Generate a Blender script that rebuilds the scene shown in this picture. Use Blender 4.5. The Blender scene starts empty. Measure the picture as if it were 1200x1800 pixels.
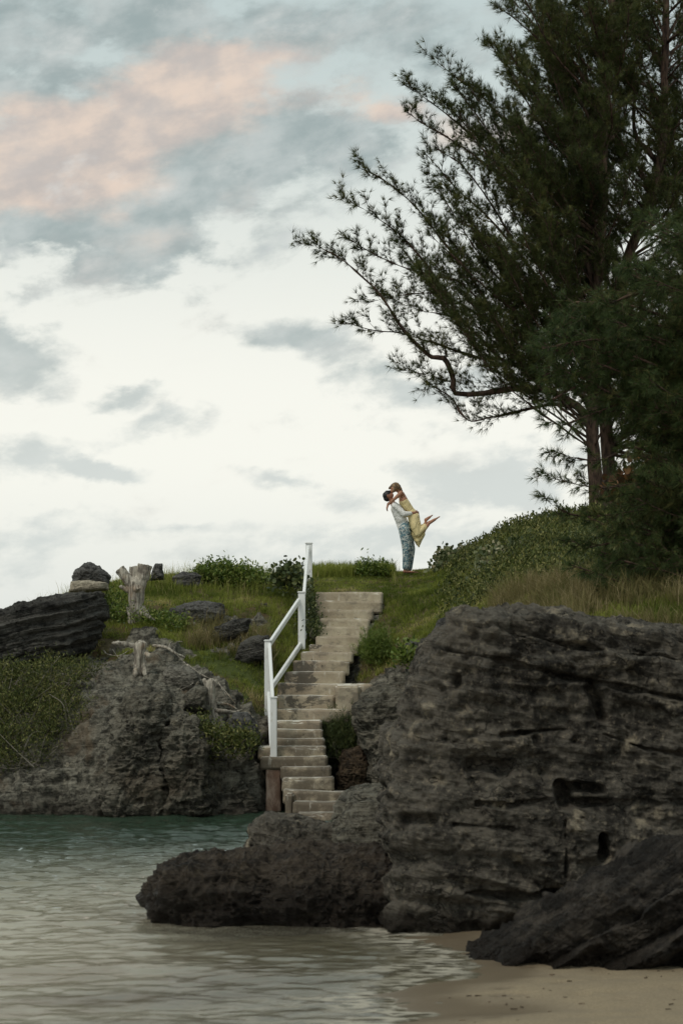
import bpy, bmesh, math, random
import numpy as np
from math import radians, sin, cos, pi
random.seed(7)
RNG = np.random.default_rng(11)
S = bpy.context.scene
COL = S.collection

# ------------------------------------------------------------------ camera
F, YH, CH = 3000.0, 1155.0, 2.5        # focal length and horizon in photo pixels, eye height in metres
cd = bpy.data.cameras.new('camera'); cam = bpy.data.objects.new('camera', cd); COL.objects.link(cam)
cam.location = (0, 0, CH); cam.rotation_euler = (radians(90), 0, 0)
cd.sensor_fit = 'VERTICAL'; cd.sensor_height = 36; cd.sensor_width = 24
cd.lens = F/1800*36; cd.shift_y = (YH-900)/1800
cd.clip_start = 0.1; cd.clip_end = 20000
cd.dof.use_dof = True; cd.dof.focus_distance = 35.5; cd.dof.aperture_fstop = 3.0
S.camera = cam

def P(px, py, d):
    """a point of the place seen at photo pixel (px,py) and d metres ahead"""
    return np.array([(px-600)*d/F, d, CH+(YH-py)*d/F])

# ------------------------------------------------------------------ world
S.view_settings.view_transform = 'Standard'; S.view_settings.look = 'None'
S.view_settings.exposure = 0.0; S.view_settings.gamma = 1.0
SUN_EL, SUN_AZ = radians(56), radians(-140)      # azimuth from +Y towards +X : behind the viewer, to the left
W = bpy.data.worlds.new('World'); S.world = W; W.use_nodes = True
nt = W.node_tree; nt.nodes.clear()

class NB:
    def __init__(s, nt): s.nt = nt
    def n(s, typ, ins=None, **kw):
        nd = s.nt.nodes.new(typ)
        for k, v in kw.items(): setattr(nd, k, v)
        if ins:
            for k, v in ins.items():
                sock = nd.inputs[k]
                if isinstance(v, bpy.types.NodeSocket): s.nt.links.new(v, sock)
                else:
                    if hasattr(sock, 'default_value'):
                        if sock.type == 'RGBA' and len(v) == 3: v = (*v, 1)
                        sock.default_value = v
        return nd
    def math(s, op, a, b=0.0, c=0.0, clamp=False):
        return s.n('ShaderNodeMath', {0: a, 1: b, 2: c}, operation=op, use_clamp=clamp).outputs[0]
    def vmath(s, op, a, b=(0, 0, 0)):
        return s.n('ShaderNodeVectorMath', {0: a, 1: b}, operation=op).outputs[0]
    def mix(s, f, a, b, blend='MIX'):
        nd = s.n('ShaderNodeMix', data_type='RGBA', blend_type=blend)
        for i, v in ((0, f), (6, a), (7, b)):
            if isinstance(v, bpy.types.NodeSocket): s.nt.links.new(v, nd.inputs[i])
            else: nd.inputs[i].default_value = v if not isinstance(v, tuple) or len(v) == 4 else (*v, 1)
        return nd.outputs[2]
    def sstep(s, x, a, b, lo=0.0, hi=1.0):
        nd = s.n('ShaderNodeMapRange', {0: x, 1: a, 2: b, 3: lo, 4: hi}, interpolation_type='SMOOTHSTEP')
        return nd.outputs[0]
    def noise(s, vec, scale, detail=5, rough=0.55, dist=0.0):
        return s.n('ShaderNodeTexNoise', {'Vector': vec, 'Scale': scale, 'Detail': detail, 'Roughness': rough, 'Distortion': dist}).outputs[0]
    def voro(s, vec, scale, feature='F1', rnd=1.0):
        return s.n('ShaderNodeTexVoronoi', {'Vector': vec, 'Scale': scale, 'Randomness': rnd}, feature=feature).outputs['Distance']
    def scalev(s, vec, sc, rot=(0, 0, 0)):
        if any(rot): vec = s.n('ShaderNodeMapping', {'Vector': vec, 'Rotation': rot}).outputs[0]
        return s.n('ShaderNodeMapping', {'Vector': vec, 'Scale': sc}).outputs[0]

w = NB(nt)
gen = w.n('ShaderNodeTexCoord').outputs['Generated']
sep = w.n('ShaderNodeSeparateXYZ', {0: gen})
az = w.math('ARCTAN2', sep.outputs[0], sep.outputs[1])
el = w.math('ARCSINE', sep.outputs[2])
ae = w.n('ShaderNodeCombineXYZ', {0: az, 1: el}).outputs[0]
# coordinates in degrees of azimuth/elevation, warped by turbulence so that the cloud banks get ragged edges
deg = w.vmath('SCALE', ae); deg.node.inputs['Scale'].default_value = 57.2958
warpn = w.n('ShaderNodeTexNoise', {'Vector': w.scalev(deg, (0.8, 1.6, 1)), 'Scale': 0.16, 'Detail': 7, 'Roughness': 0.6})
warp = w.vmath('SCALE', w.vmath('SUBTRACT', warpn.outputs['Color'], (0.5, 0.5, 0.5))); warp.node.inputs['Scale'].default_value = 4.6
wd = w.vmath('ADD', deg, warp)
def sky_blob(px, py, rx, ry, rot=0):
    a = math.degrees(math.atan((px-600)/F)); e = math.degrees(math.atan((YH-py)/math.hypot(F, px-600)))
    k = math.degrees(1/F)
    mp = w.n('ShaderNodeMapping', {'Vector': wd, 'Location': (a, e, 0), 'Rotation': (0, 0, radians(rot)), 'Scale': (rx*k, ry*k, 1)}, vector_type='TEXTURE')
    return w.n('ShaderNodeTexGradient', {0: mp.outputs[0]}, gradient_type='SPHERICAL').outputs[1]
def blobsum(lst):
    acc = None
    for b in lst:
        o = w.math('MULTIPLY', sky_blob(*b[:5]), b[5])
        acc = o if acc is None else w.math('ADD', acc, o)
    return acc
fine = w.noise(w.scalev(deg, (0.62, 1.15, 1), (0, 0, radians(-14))), 0.5, 10, 0.60, 0.15)
fine2 = w.noise(w.scalev(deg, (0.6, 1.1, 1), (0, 0, radians(-14))), 0.75, 8, 0.58)
# grey-teal cloud banks
cl = blobsum([(60, 60, 420, 150, 5, .9), (420, 30, 500, 110, 0, .75), (760, 90, 300, 130, 0, .65), (120, 230, 420, 190, 12, .75),
              (420, 320, 520, 150, 10, .95), (140, 400, 420, 110, 12, .95), (520, 230, 330, 110, 0, .6), (100, 470, 330, 80, 6, .5),
              (520, 590, 150, 80, 0, 1.1), (10, 610, 170, 80, -8, 1.4), (700, 670, 260, 60, 6, .85), (880, 700, 250, 80, 0, .6),
              (225, 690, 90, 34, 0, .95), (270, 745, 150, 36, 0, .7), (40, 820, 190, 70, 0, 1.05), (180, 838, 120, 36, 0, .85), (480, 835, 120, 34, 4, .85),
              (760, 865, 360, 70, 0, .95), (930, 790, 220, 110, 20, .95), (50, 950, 210, 50, 0, .9), (20, 1010, 240, 40, 0, .6), (560, 985, 420, 60, 4, .75), (320, 940, 200, 26, 0, .6),
              (780, 960, 300, 60, 0, .55), (640, 760, 240, 30, 0, .35), (180, 770, 160, 26, 0, .4)])
dens = w.sstep(w.math('ADD', cl, w.math('MULTIPLY', w.math('SUBTRACT', fine, 0.5), 2.1)), 0.16, 0.80)
peach = blobsum([(120, 250, 420, 130, 14, 1.35), (330, 170, 340, 90, 14, 1.2), (40, 280, 300, 100, 0, 1.2), (430, 105, 150, 34, 0, .8), (560, 190, 200, 40, -6, .8),
                 (300, 400, 330, 50, 10, .5), (690, 180, 110, 40, 0, .7), (780, 235, 170, 55, -20, .95), (900, 210, 120, 40, 0, 1.0), (60, 480, 260, 36, 0, .35), (100, 190, 240, 80, 0, .5)])
pm = w.sstep(w.math('ADD', peach, w.math('MULTIPLY', w.math('SUBTRACT', fine, 0.5), 1.3)), 0.0, 1.15)
pm = w.math('MULTIPLY', pm, 0.9)
eld = w.math('MULTIPLY', el, 57.2958)
base = w.mix(w.sstep(eld, 8.0, 21.5), (0.965, 0.96, 0.875), (0.56, 0.65, 0.64))
base = w.mix(w.sstep(eld, 0.0, 7.0), (0.76, 0.79, 0.755), base)
cshade = w.mix(w.sstep(fine2, 0.3, 0.7), (0.33, 0.40, 0.395), (0.54, 0.59, 0.575))
lowshade = w.mix(w.sstep(eld, 4.0, 12.0), (0.60, 0.65, 0.635), cshade)
skyc = w.mix(w.math('MULTIPLY', dens, w.sstep(eld, 8, 13, .72, .92)), base, lowshade)
pcol = w.mix(w.sstep(fine2, 0.35, 0.7), (0.58, 0.52, 0.48), (0.84, 0.68, 0.56))
skyc = w.mix(pm, skyc, pcol)
# a hint of brighter, broken tops
lit = w.math('MULTIPLY', w.sstep(fine, 0.56, 0.72), w.sstep(eld, 11, 14))
skyc = w.mix(w.math('MULTIPLY', lit, 0.35), skyc, (0.80, 0.84, 0.82))
nish = w.n('ShaderNodeTexSky', sky_type='NISHITA', sun_disc=False, sun_elevation=SUN_EL, sun_rotation=SUN_AZ).outputs[0]
ten = w.vmath('SCALE', skyc); ten.node.inputs['Scale'].default_value = 10.0
allc = w.mix(0.95, nish, ten)
bg = w.n('ShaderNodeBackground', {'Color': allc, 'Strength': 0.1})
nt.links.new(bg.outputs[0], w.n('ShaderNodeOutputWorld').inputs[0])

# ------------------------------------------------------------------ sun (soft: the sky is overcast)
sd = bpy.data.lights.new('sun', 'SUN'); sun = bpy.data.objects.new('sun', sd); COL.objects.link(sun)
sd.energy = 1.15; sd.angle = radians(14); sd.color = (1.0, 0.90, 0.78)
sv = np.array([sin(SUN_AZ)*cos(SUN_EL), cos(SUN_AZ)*cos(SUN_EL), sin(SUN_EL)])
from mathutils import Vector
sun.rotation_euler = Vector(sv).to_track_quat('Z', 'Y').to_euler()

# ================================================================== numeric helpers
def _h(ix, iy, iz, seed):
    n = (ix*374761393 + iy*668265263 + iz*2147483647 + seed*144665) & 0xFFFFFFFF
    n = ((n ^ (n >> 13))*1274126177) & 0xFFFFFFFF
    n = (n ^ (n >> 16)) & 0xFFFFFFFF
    n = (n*2246822519) & 0xFFFFFFFF
    return ((n ^ (n >> 15)) & 0xFFFFFF)/float(0xFFFFFF)
def vnoise(p, seed=0):
    f = np.floor(p).astype(np.int64); t = p-f; t = t*t*t*(t*(t*6-15)+10)
    r = 0
    for dx in (0, 1):
        for dy in (0, 1):
            for dz in (0, 1):
                wgt = (t[:, 0] if dx else 1-t[:, 0])*(t[:, 1] if dy else 1-t[:, 1])*(t[:, 2] if dz else 1-t[:, 2])
                r = r+wgt*_h(f[:, 0]+dx, f[:, 1]+dy, f[:, 2]+dz, seed)
    return r*2-1
def fbm(p, sc=1.0, octv=4, gain=0.5, seed=0, ridged=False):
    r = np.zeros(len(p)); a = 1.0; tot = 0
    p = np.asarray(p)*np.asarray(sc)
    for i in range(octv):
        n = vnoise(p, seed+i*17)
        if ridged: n = 1-2*np.abs(n)
        r += a*n; tot += a; a *= gain; p = p*2.03+3.7
    return r/tot
def worley(p, seed=0):
    f = np.floor(p).astype(np.int64); best = np.full(len(p), 9.0)
    for dx in (-1, 0, 1):
        for dy in (-1, 0, 1):
            for dz in (-1, 0, 1):
                c = f+np.array([dx, dy, dz])
                q = c+np.stack([_h(c[:, 0], c[:, 1], c[:, 2], seed+k) for k in (1, 2, 3)], 1)
                best = np.minimum(best, ((q-p)**2).sum(1))
    return np.sqrt(best)
def smooth(x, a, b):
    t = np.clip((x-a)/(b-a), 0, 1); return t*t*(3-2*t)
def nrm(v):
    return v/np.maximum(np.linalg.norm(v, axis=-1, keepdims=True), 1e-9)
def vnormals(V, Fc):
    fn = np.cross(V[Fc[:, 1]]-V[Fc[:, 0]], V[Fc[:, 2]]-V[Fc[:, 0]])
    N = np.zeros_like(V)
    for k in range(Fc.shape[1]): 
        for c in range(3): N[:, c] += np.bincount(Fc[:, k], fn[:, c], len(V))
    return nrm(N)

def mesh(name, V, Fc, mat, parent=None, smoothed=True, attrs=None):
    V = np.asarray(V, float); Fc = np.asarray(Fc, np.int64)
    me = bpy.data.meshes.new(name); k = Fc.shape[1]
    me.vertices.add(len(V)); me.vertices.foreach_set('co', V.ravel())
    me.loops.add(Fc.size); me.loops.foreach_set('vertex_index', Fc.ravel())
    me.polygons.add(len(Fc)); me.polygons.foreach_set('loop_start', np.arange(0, Fc.size, k))
    me.update(calc_edges=True)
    me.polygons.foreach_set('use_smooth', np.full(len(Fc), smoothed))
    for an, av in (attrs or {}).items():
        a = me.attributes.new(an, 'FLOAT', 'POINT'); a.data.foreach_set('value', np.asarray(av, float))
    me.materials.append(mat)
    o = bpy.data.objects.new(name, me); COL.objects.link(o)
    if parent: o.parent = parent
    return o
def tag(o, label=None, cat=None, group=None, kind=None):
    if label: o['label'] = label
    if cat: o['category'] = cat
    if group: o['group'] = group
    if kind: o['kind'] = kind
    return o
def thing(name, label, cat, group=None, kind=None):
    o = bpy.data.objects.new(name, None); COL.objects.link(o); o.empty_display_size = 0.1
    return tag(o, label, cat, group, kind)
def settle(root, loc):
    """put the Empty at the thing's base while its parts stay where they are"""
    loc = Vector([float(c) for c in loc]); root.location = loc
    for ch in root.children: ch.location = ch.location-loc
    return root
def gridfaces(nu, nv, wrap=False):
    i = np.arange(nu if wrap else nu-1); j = np.arange(nv-1)
    I, J = np.meshgrid(i, j, indexing='ij'); I2 = (I+1) % nu
    return np.stack([I*nv+J, I2*nv+J, I2*nv+J+1, I*nv+J+1], -1).reshape(-1, 4)
def curve(pts, step=None, n=None):
    pts = np.asarray(pts, float)
    if len(pts) == 2:
        t = np.linspace(0, 1, n or 4)[:, None]; return pts[0]*(1-t)+pts[1]*t
    ext = np.vstack([2*pts[0]-pts[1], pts, 2*pts[-1]-pts[-2]]); out = []
    m = 6 if not n else max(2, int(np.ceil(n/(len(pts)-1))))
    for i in range(1, len(ext)-2):
        p0, p1, p2, p3 = ext[i-1:i+3]; t = np.linspace(0, 1, m, endpoint=False)[:, None]
        out.append(0.5*((2*p1)+(-p0+p2)*t+(2*p0-5*p1+4*p2-p3)*t*t+(-p0+3*p1-3*p2+p3)*t**3))
    out.append(pts[-1:]); return np.vstack(out)
class Tubes:
    def __init__(s): s.V = []; s.F = []; s.n = 0
    def add(s, pts, rad, sides=6, cap=False):
        pts = np.asarray(pts, float); m = len(pts); rad = np.broadcast_to(np.asarray(rad, float), (m,))
        T = nrm(np.gradient(pts, axis=0)); up = np.array([0.13, 0.31, 0.94]); 
        A = nrm(np.cross(T, up)); B = np.cross(T, A)
        th = np.linspace(0, 2*pi, sides, endpoint=False)
        R = pts[None]+rad[None, :, None]*(np.cos(th)[:, None, None]*A[None]+np.sin(th)[:, None, None]*B[None])
        s.V.append(R.reshape(-1, 3)); s.F.append(gridfaces(sides, m, True)+s.n); s.n += sides*m
    def build(s, name, mat, parent=None, disp=0, dsc=8):
        V = np.vstack(s.V); Fc = np.vstack(s.F)
        if disp: V = V+vnormals(V, Fc)*(disp*fbm(V, dsc, 3))[:, None]
        return mesh(name, V, Fc, mat, parent)
def capsule(p0, r0, p1, r1, seg=16, rings=6):
    p0 = np.asarray(p0, float); p1 = np.asarray(p1, float); ax = nrm(p1-p0+1e-6)
    a = nrm(np.cross(ax, [0.3, 0.5, 0.81])); b = np.cross(ax, a)
    prof = [(p0, r0, t) for t in np.linspace(-pi/2, 0, rings)]+[(p1, r1, t) for t in np.linspace(0, pi/2, rings)]
    if r1 < 0: prof = [(p0, r0, t) for t in np.linspace(-pi/2, 0, rings)]+[(p1, -r1, 0.0)]
    th = np.linspace(0, 2*pi, seg, endpoint=False); V = []
    for c, r, t in prof:
        rr = max(r*cos(t), r*0.02)
        V.append(c+ax*r*sin(t)+rr*(np.cos(th)[:, None]*a+np.sin(th)[:, None]*b))
    V = np.vstack(V); m = len(prof)
    Fc = [[i*seg+j, (i+1)*seg+j, (i+1)*seg+(j+1) % seg, i*seg+(j+1) % seg] for i in range(m-1) for j in range(seg)]
    bot = list(range(seg)); top = [(m-1)*seg+j for j in range(seg)]
    return V, Fc, [bot, top[::-1]]
def remesh(name, caps, voxel, mat, parent=None, smooth_it=2, disp=None, extra=None, squash=None):
    """one continuous skin grown over tapered limbs"""
    V = []; Fc = []; n = 0
    for c in caps:
        v, f, e = capsule(*c)
        V += list(v); Fc += [[i+n for i in q] for q in f]+[[i+n for i in q] for q in e]; n += len(v)
    if extra is not None:
        for v, f in extra:
            V += list(v); Fc += [[int(i)+n for i in q] for q in f]; n += len(v)
    me = bpy.data.meshes.new(name); me.from_pydata([tuple(map(float, v)) for v in V], [], Fc); me.update()
    bm = bmesh.new(); bm.from_mesh(me); bmesh.ops.recalc_face_normals(bm, faces=bm.faces); bm.to_mesh(me); bm.free()
    o = bpy.data.objects.new(name, me); COL.objects.link(o)
    m = o.modifiers.new('r', 'REMESH'); m.mode = 'VOXEL'; m.voxel_size = voxel; m.use_smooth_shade = True
    if smooth_it:
        m2 = o.modifiers.new('s', 'SMOOTH'); m2.iterations = smooth_it; m2.factor = 0.5
    dg = bpy.context.evaluated_depsgraph_get(); dg.update()
    me2 = bpy.data.meshes.new_from_object(o.evaluated_get(dg)); o.modifiers.clear(); o.data = me2; bpy.data.meshes.remove(me)
    me2.name = name
    co = np.zeros(len(me2.vertices)*3); me2.vertices.foreach_get('co', co); co = co.reshape(-1, 3)
    if disp is not None:
        no = np.zeros(len(co)*3); me2.vertices.foreach_get('normal', no); no = no.reshape(-1, 3)
        co = co+no*disp(co)[:, None]; me2.vertices.foreach_set('co', co.ravel()); me2.update()
    me2.polygons.foreach_set('use_smooth', np.full(len(me2.polygons), True))
    me2.materials.clear(); me2.materials.append(mat)
    if parent: o.parent = parent
    return o

# ================================================================== materials
def new_mat(name, fn, rough=0.85, spec=0.3):
    m = bpy.data.materials.new(name); m.use_nodes = True; m.node_tree.nodes.clear(); b = NB(m.node_tree)
    pos = b.n('ShaderNodeNewGeometry').outputs['Position']
    pr = b.n('ShaderNodeBsdfPrincipled', {'Roughness': rough, 'Specular IOR Level': spec})
    out = b.n('ShaderNodeOutputMaterial'); m.node_tree.links.new(pr.outputs[0], out.inputs[0])
    r = fn(b, pos, pr, out) or {}
    for k, v in r.items():
        if isinstance(v, bpy.types.NodeSocket): m.node_tree.links.new(v, pr.inputs[k])
        else: pr.inputs[k].default_value = (*v, 1) if isinstance(v, tuple) and len(v) == 3 else v
    return m
def bump(b, h, strength=0.5, dist=0.02, nrml=None):
    ins = {'Height': h, 'Strength': strength, 'Distance': dist}
    if nrml is not None: ins['Normal'] = nrml
    return b.n('ShaderNodeBump', ins).outputs[0]
def rock_fn(dark, mid, light, tilt=(0, 0, 0), lichen=0.5, sc=1.0, warm=None, strata=1.0, wet=0, band=0.0, sw=.32):
    def fn(b, pos, pr, out):
        st = b.scalev(pos, (0.5, 0.5, 7*strata), tilt)
        n1 = b.noise(pos, 1.1*sc, 6, 0.6); n2 = b.noise(st, 1.6*sc, 6, 0.65, .4); n3 = b.noise(pos, 7*sc, 7, 0.75)
        f = b.sstep(b.math('ADD', b.math('MULTIPLY', n1, .3), b.math('ADD', b.math('MULTIPLY', n2, sw), b.math('MULTIPLY', n3, .80-sw))), 0.435, 0.62)
        c = b.mix(f, dark, mid)
        if warm:
            c = b.mix(b.math('MULTIPLY', b.sstep(b.noise(pos, 0.9*sc, 4, 0.6, 0.5), 0.52, 0.66), 0.6), c, warm)
        v = b.noise(pos, 4.0*sc, 6, 0.66, 0.2)
        c = b.mix(b.math('MULTIPLY', b.sstep(v, 0.56, 0.70), lichen), c, light)
        c = b.mix(b.math('MULTIPLY', b.sstep(b.noise(pos, 3.1*sc, 6, 0.7, 0.3), 0.57, 0.66), 0.75), c, dark)
        c = b.mix(b.math('MULTIPLY', b.sstep(b.noise(pos, 26*sc, 3, 0.6), 0.58, 0.70), 0.45*lichen), c, light)
        if band:
            c = b.mix(b.math('MULTIPLY', b.sstep(b.noise(b.scalev(pos, (.35, .35, 3.4), tilt), 1.5, 5, .6, .5), .47, .60), band), c, dark)
        if wet:
            zz = b.n('ShaderNodeSeparateXYZ', {0: pos}).outputs[2]
            wf = b.sstep(b.math('ADD', zz, b.math('MULTIPLY', b.math('SUBTRACT', b.noise(pos, 2.5, 5, .65), .5), wet*1.4)), wet, wet*.45)
            c = b.mix(b.math('MULTIPLY', wf, .82), c, (.020, .015, .011)); b.nt.links.new(b.sstep(wf, 0, 1, .9, .45), pr.inputs['Roughness'])
        cr = b.n('ShaderNodeTexVoronoi', {'Vector': b.n('ShaderNodeVectorMath', {0: pos, 1: b.n('ShaderNodeTexNoise', {'Vector': pos, 'Scale': 3.0, 'Detail': 4}).outputs['Color']}, operation='ADD').outputs[0], 'Scale': 2.2*sc}, feature='DISTANCE_TO_EDGE').outputs['Distance']
        crk = b.math('MULTIPLY', b.sstep(cr, 0.035, 0.0), b.sstep(b.noise(pos, 1.3*sc, 2), .45, .6))
        c = b.mix(b.math('MULTIPLY', crk, .7), c, dark)
        pits = b.sstep(b.voro(pos, 11*sc), 0.0, 0.45)
        h = b.math('ADD', b.math('MULTIPLY', b.noise(pos, 14*sc, 8, 0.72), 1.0), b.math('ADD', b.math('MULTIPLY', pits, 0.35), b.math('MULTIPLY', b.noise(st, 4*sc, 6, 0.7), 1.3)))
        h = b.math('SUBTRACT', h, b.math('MULTIPLY', crk, .5))
        return {'Base Color': c, 'Normal': bump(b, h, 1.0, 0.11/sc)}
    return fn
def T(deg_y=0, deg_x=0): return (radians(deg_x), radians(deg_y), 0)
M = {}
M['rock_big'] = new_mat('weathered limestone', rock_fn((.028, .025, .021), (.205, .184, .150), (.56, .48, .35), T(-10), 0.75, 0.8, wet=.28, sw=.20), 0.9, 0.2)
M['rock_low'] = new_mat('damp dark limestone', rock_fn((.012, .009, .007), (.105, .082, .060), (.24, .195, .13), T(3), 0.3, 1.0, wet=.5), 0.7, 0.35)
M['rock_front'] = new_mat('dark ridged rock', rock_fn((.014, .012, .010), (.105, .090, .074), (.28, .23, .16), T(36), 0.4, 1.2, wet=.3, band=.85), 0.8, 0.3)
M['rock_cliff'] = new_mat('grey cliff limestone', rock_fn((.038, .036, .030), (.265, .245, .195), (.46, .41, .31), T(4), 0.6, 0.8, warm=(.16, .125, .085)), 0.92, 0.2)
M['rock_strata'] = new_mat('charcoal layered rock', rock_fn((.020, .019, .018), (.165, .158, .140), (.28, .26, .22), T(14), 0.2, 1.0, strata=1.6, band=.4), 0.9, 0.2)
M['rock_pale'] = new_mat('pale broken limestone', rock_fn((.09, .085, .07), (.30, .28, .235), (.50, .46, .38), T(5), 0.6, 1.8), 0.9, 0.2)
M['rock_warm'] = new_mat('brown hollow rock', rock_fn((.030, .024, .018), (.14, .10, .065), (.30, .24, .15), T(4), .4, 1.4), .9, .2)
M['mortar'] = new_mat('cream mortar', rock_fn((.30, .26, .19), (.58, .51, .39), (.70, .64, .52), T(0), .3, 2.0), .9, .2)
M['rock_grey'] = new_mat('grey outcrop', rock_fn((.045, .044, .042), (.19, .185, .175), (.36, .34, .30), T(-6), 0.4, 1.5), 0.92, 0.2)
def soil(b, pos, pr, out):
    g = b.n('ShaderNodeAttribute', attribute_name='grass').outputs['Fac']
    n = b.noise(pos, 3.0, 6, 0.65)
    s = b.mix(b.sstep(n, .35, .65), (.07, .062, .026), (.16, .125, .07))
    s = b.mix(b.sstep(b.noise(pos, 0.7, 3), .45, .6), s, (.075, .095, .025))
    s = b.mix(b.math('MULTIPLY', b.sstep(b.noise(pos, 1.4, 5, .65), .50, .62), .8), s, (.105, .062, .036))
    st = b.scalev(pos, (0.5, 0.5, 6), T(4))
    n2 = b.noise(st, 2.0, 6, 0.65); n3 = b.noise(pos, 7, 7, 0.7)
    r = b.mix(b.sstep(b.math('ADD', b.math('MULTIPLY', n2, .3), b.math('MULTIPLY', n3, .7)), .40, .62), (.040, .038, .031), (.25, .235, .19))
    r = b.mix(b.math('MULTIPLY', b.sstep(b.noise(pos, 1.1, 4, .6, .5), .53, .68), .7), r, (.16, .12, .08))
    r = b.mix(b.math('MULTIPLY', b.sstep(b.noise(pos, 6, 6, .65, .5), .60, .70), .55), r, (.42, .38, .29))
    r = b.mix(b.math('MULTIPLY', b.sstep(b.noise(pos, 30, 3, .6), .6, .7), .3), r, (.34, .31, .25))
    sp = b.n('ShaderNodeSeparateXYZ', {0: pos}).outputs[2]       # wet, weed-dark band the tide leaves
    wet = b.sstep(b.math('ADD', sp, b.math('MULTIPLY', b.noise(pos, 2.2, 4), .5)), 0.75, 0.25)
    r = b.mix(b.math('MULTIPLY', wet, .75), r, (.022, .018, .014))
    h = b.math('ADD', b.noise(pos, 12, 8, .72), b.math('ADD', b.math('MULTIPLY', b.sstep(b.voro(pos, 8), 0, .45), .4), b.math('MULTIPLY', b.noise(st, 6, 5), .8)))
    return {'Base Color': b.mix(b.sstep(g, .35, .6), r, s), 'Normal': bump(b, h, 0.9, 0.06)}
M['headland'] = new_mat('headland rock and soil', soil, 0.92, 0.2)
def concrete(b, pos, pr, out):
    n = b.noise(pos, 2.2, 6, .65); 
    c = b.mix(b.sstep(n, .35, .65), (.45, .375, .265), (.68, .60, .45))
    c = b.mix(b.math('MULTIPLY', b.sstep(b.noise(pos, 0.8, 3), .46, .6), .5), c, (.42, .33, .25))
    sep = b.n('ShaderNodeSeparateXYZ', {0: pos})
    # black lichen in patches, most of it on the steps of the middle flight, and grime on the lowest ones
    st = b.noise(b.scalev(pos, (1.6, .6, 2.2)), 1.5, 7, .68, .6)
    zmid = b.math('MULTIPLY', b.sstep(sep.outputs[2], 1.3, 1.9), b.sstep(sep.outputs[2], 3.3, 2.9))
    xl = b.sstep(sep.outputs[0], -0.25, -0.55)
    thr = b.math('ADD', st, b.math('MULTIPLY', b.math('MULTIPLY', zmid, xl), .125))
    c = b.mix(b.math('MULTIPLY', b.sstep(thr, .60, .66), .85), c, (.045, .045, .045))
    c = b.mix(b.math('MULTIPLY', b.sstep(b.noise(b.scalev(pos, (1, 1, 1.6)), 3.0, 7, .72, .4), .50, .62), .55), c, (.15, .135, .11))
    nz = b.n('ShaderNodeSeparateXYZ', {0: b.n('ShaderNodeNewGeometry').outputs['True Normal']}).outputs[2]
    c = b.mix(b.math('MULTIPLY', b.sstep(nz, .35, .8), .75), b.mix(.42, c, (.12, .10, .075)), (.80, .77, .68))     # treads paled, risers darkened: light from above painted into the colour
    low = b.math('MULTIPLY', b.sstep(sep.outputs[2], 1.55, 1.0), b.sstep(b.noise(pos, 2.4, 6, .7), .36, .56))
    c = b.mix(b.math('MULTIPLY', low, .8), c, (.10, .082, .062))
    c = b.mix(b.math('MULTIPLY', b.sstep(b.noise(b.scalev(pos, (3, 3, .7)), 3.5, 5, .7), .58, .70), .5), c, (.60, .57, .50))
    c = b.mix(b.math('MULTIPLY', b.sstep(b.noise(pos, 22, 5, .7), .56, .68), .4), c, (.16, .14, .11))
    return {'Base Color': c, 'Normal': bump(b, b.noise(pos, 20, 8, .7), .5, .015)}
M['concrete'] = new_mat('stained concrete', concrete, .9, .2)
M['white'] = new_mat('white painted timber', lambda b, pos, pr, out: {'Base Color': b.mix(b.sstep(b.noise(b.scalev(pos, (1, 1, .35)), 14, 6, .7), .55, .72), (.80, .81, .80), (.62, .60, .54)), 'Normal': bump(b, b.noise(b.scalev(pos, (8, 8, .6)), 9, 4), .15, .004)}, .45, .4)
M['pile'] = new_mat('rust stained concrete', lambda b, pos, pr, out: {'Base Color': b.mix(b.sstep(b.noise(b.scalev(pos, (1, 1, .4)), 6, 6, .7), .38, .62), (.20, .125, .09), (.44, .33, .26)), 'Normal': bump(b, b.noise(pos, 20, 7), .5, .02)}, .9, .2)
def plant_fn(c0, c1, c2, trans=0.25, sc=0.8):
    def fn(b, pos, pr, out):
        v = b.n('ShaderNodeAttribute', attribute_name='v').outputs['Fac']
        n = b.noise(pos, sc, 3)
        f = b.math('ADD', b.math('MULTIPLY', v, .65), b.math('MULTIPLY', n, .5))
        c = b.mix(b.sstep(f, .25, .62), c0, c1); c = b.mix(b.sstep(f, .66, .86), c, c2)
        tr = b.n('ShaderNodeBsdfTranslucent', {'Color': c})
        mx = b.n('ShaderNodeMixShader', {0: trans, 1: pr.outputs[0], 2: tr.outputs[0]})
        b.nt.links.new(mx.outputs[0], out.inputs[0])
        return {'Base Color': c}
    return fn
M['grass'] = new_mat('grass blades', plant_fn((.095, .130, .018), (.27, .30, .058), (.52, .44, .20), .35, .9), .7, .25)
M['drygrass'] = new_mat('dry straw grass', plant_fn((.09, .11, .028), (.22, .185, .08), (.42, .34, .20), .3, .9), .8, .2)
M['needles'] = new_mat('casuarina needles', plant_fn((.022, .032, .010), (.066, .084, .022), (.15, .14, .045), .3, .5), .6, .3)
M['needles_near'] = new_mat('casuarina needles green', plant_fn((.020, .038, .012), (.068, .100, .030), (.16, .15, .05), .3, .8), .6, .3)
M['leaf'] = new_mat('shrub leaves', plant_fn((.045, .078, .012), (.130, .190, .030), (.28, .31, .08), .3, 1.0), .5, .4)
M['leaf_dark'] = new_mat('dark shrub leaves', plant_fn((.026, .042, .014), (.075, .100, .030), (.16, .17, .06), .2, 1.0), .55, .35)
M['leaf_left'] = new_mat('olive shrub leaves', plant_fn((.030, .044, .012), (.105, .125, .030), (.24, .23, .08), .25, 1.6), .6, .3)
M['leaf_succ'] = new_mat('succulent leaves', plant_fn((.050, .072, .022), (.13, .15, .06), (.34, .31, .19), .15, 2.0), .5, .4)
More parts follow.
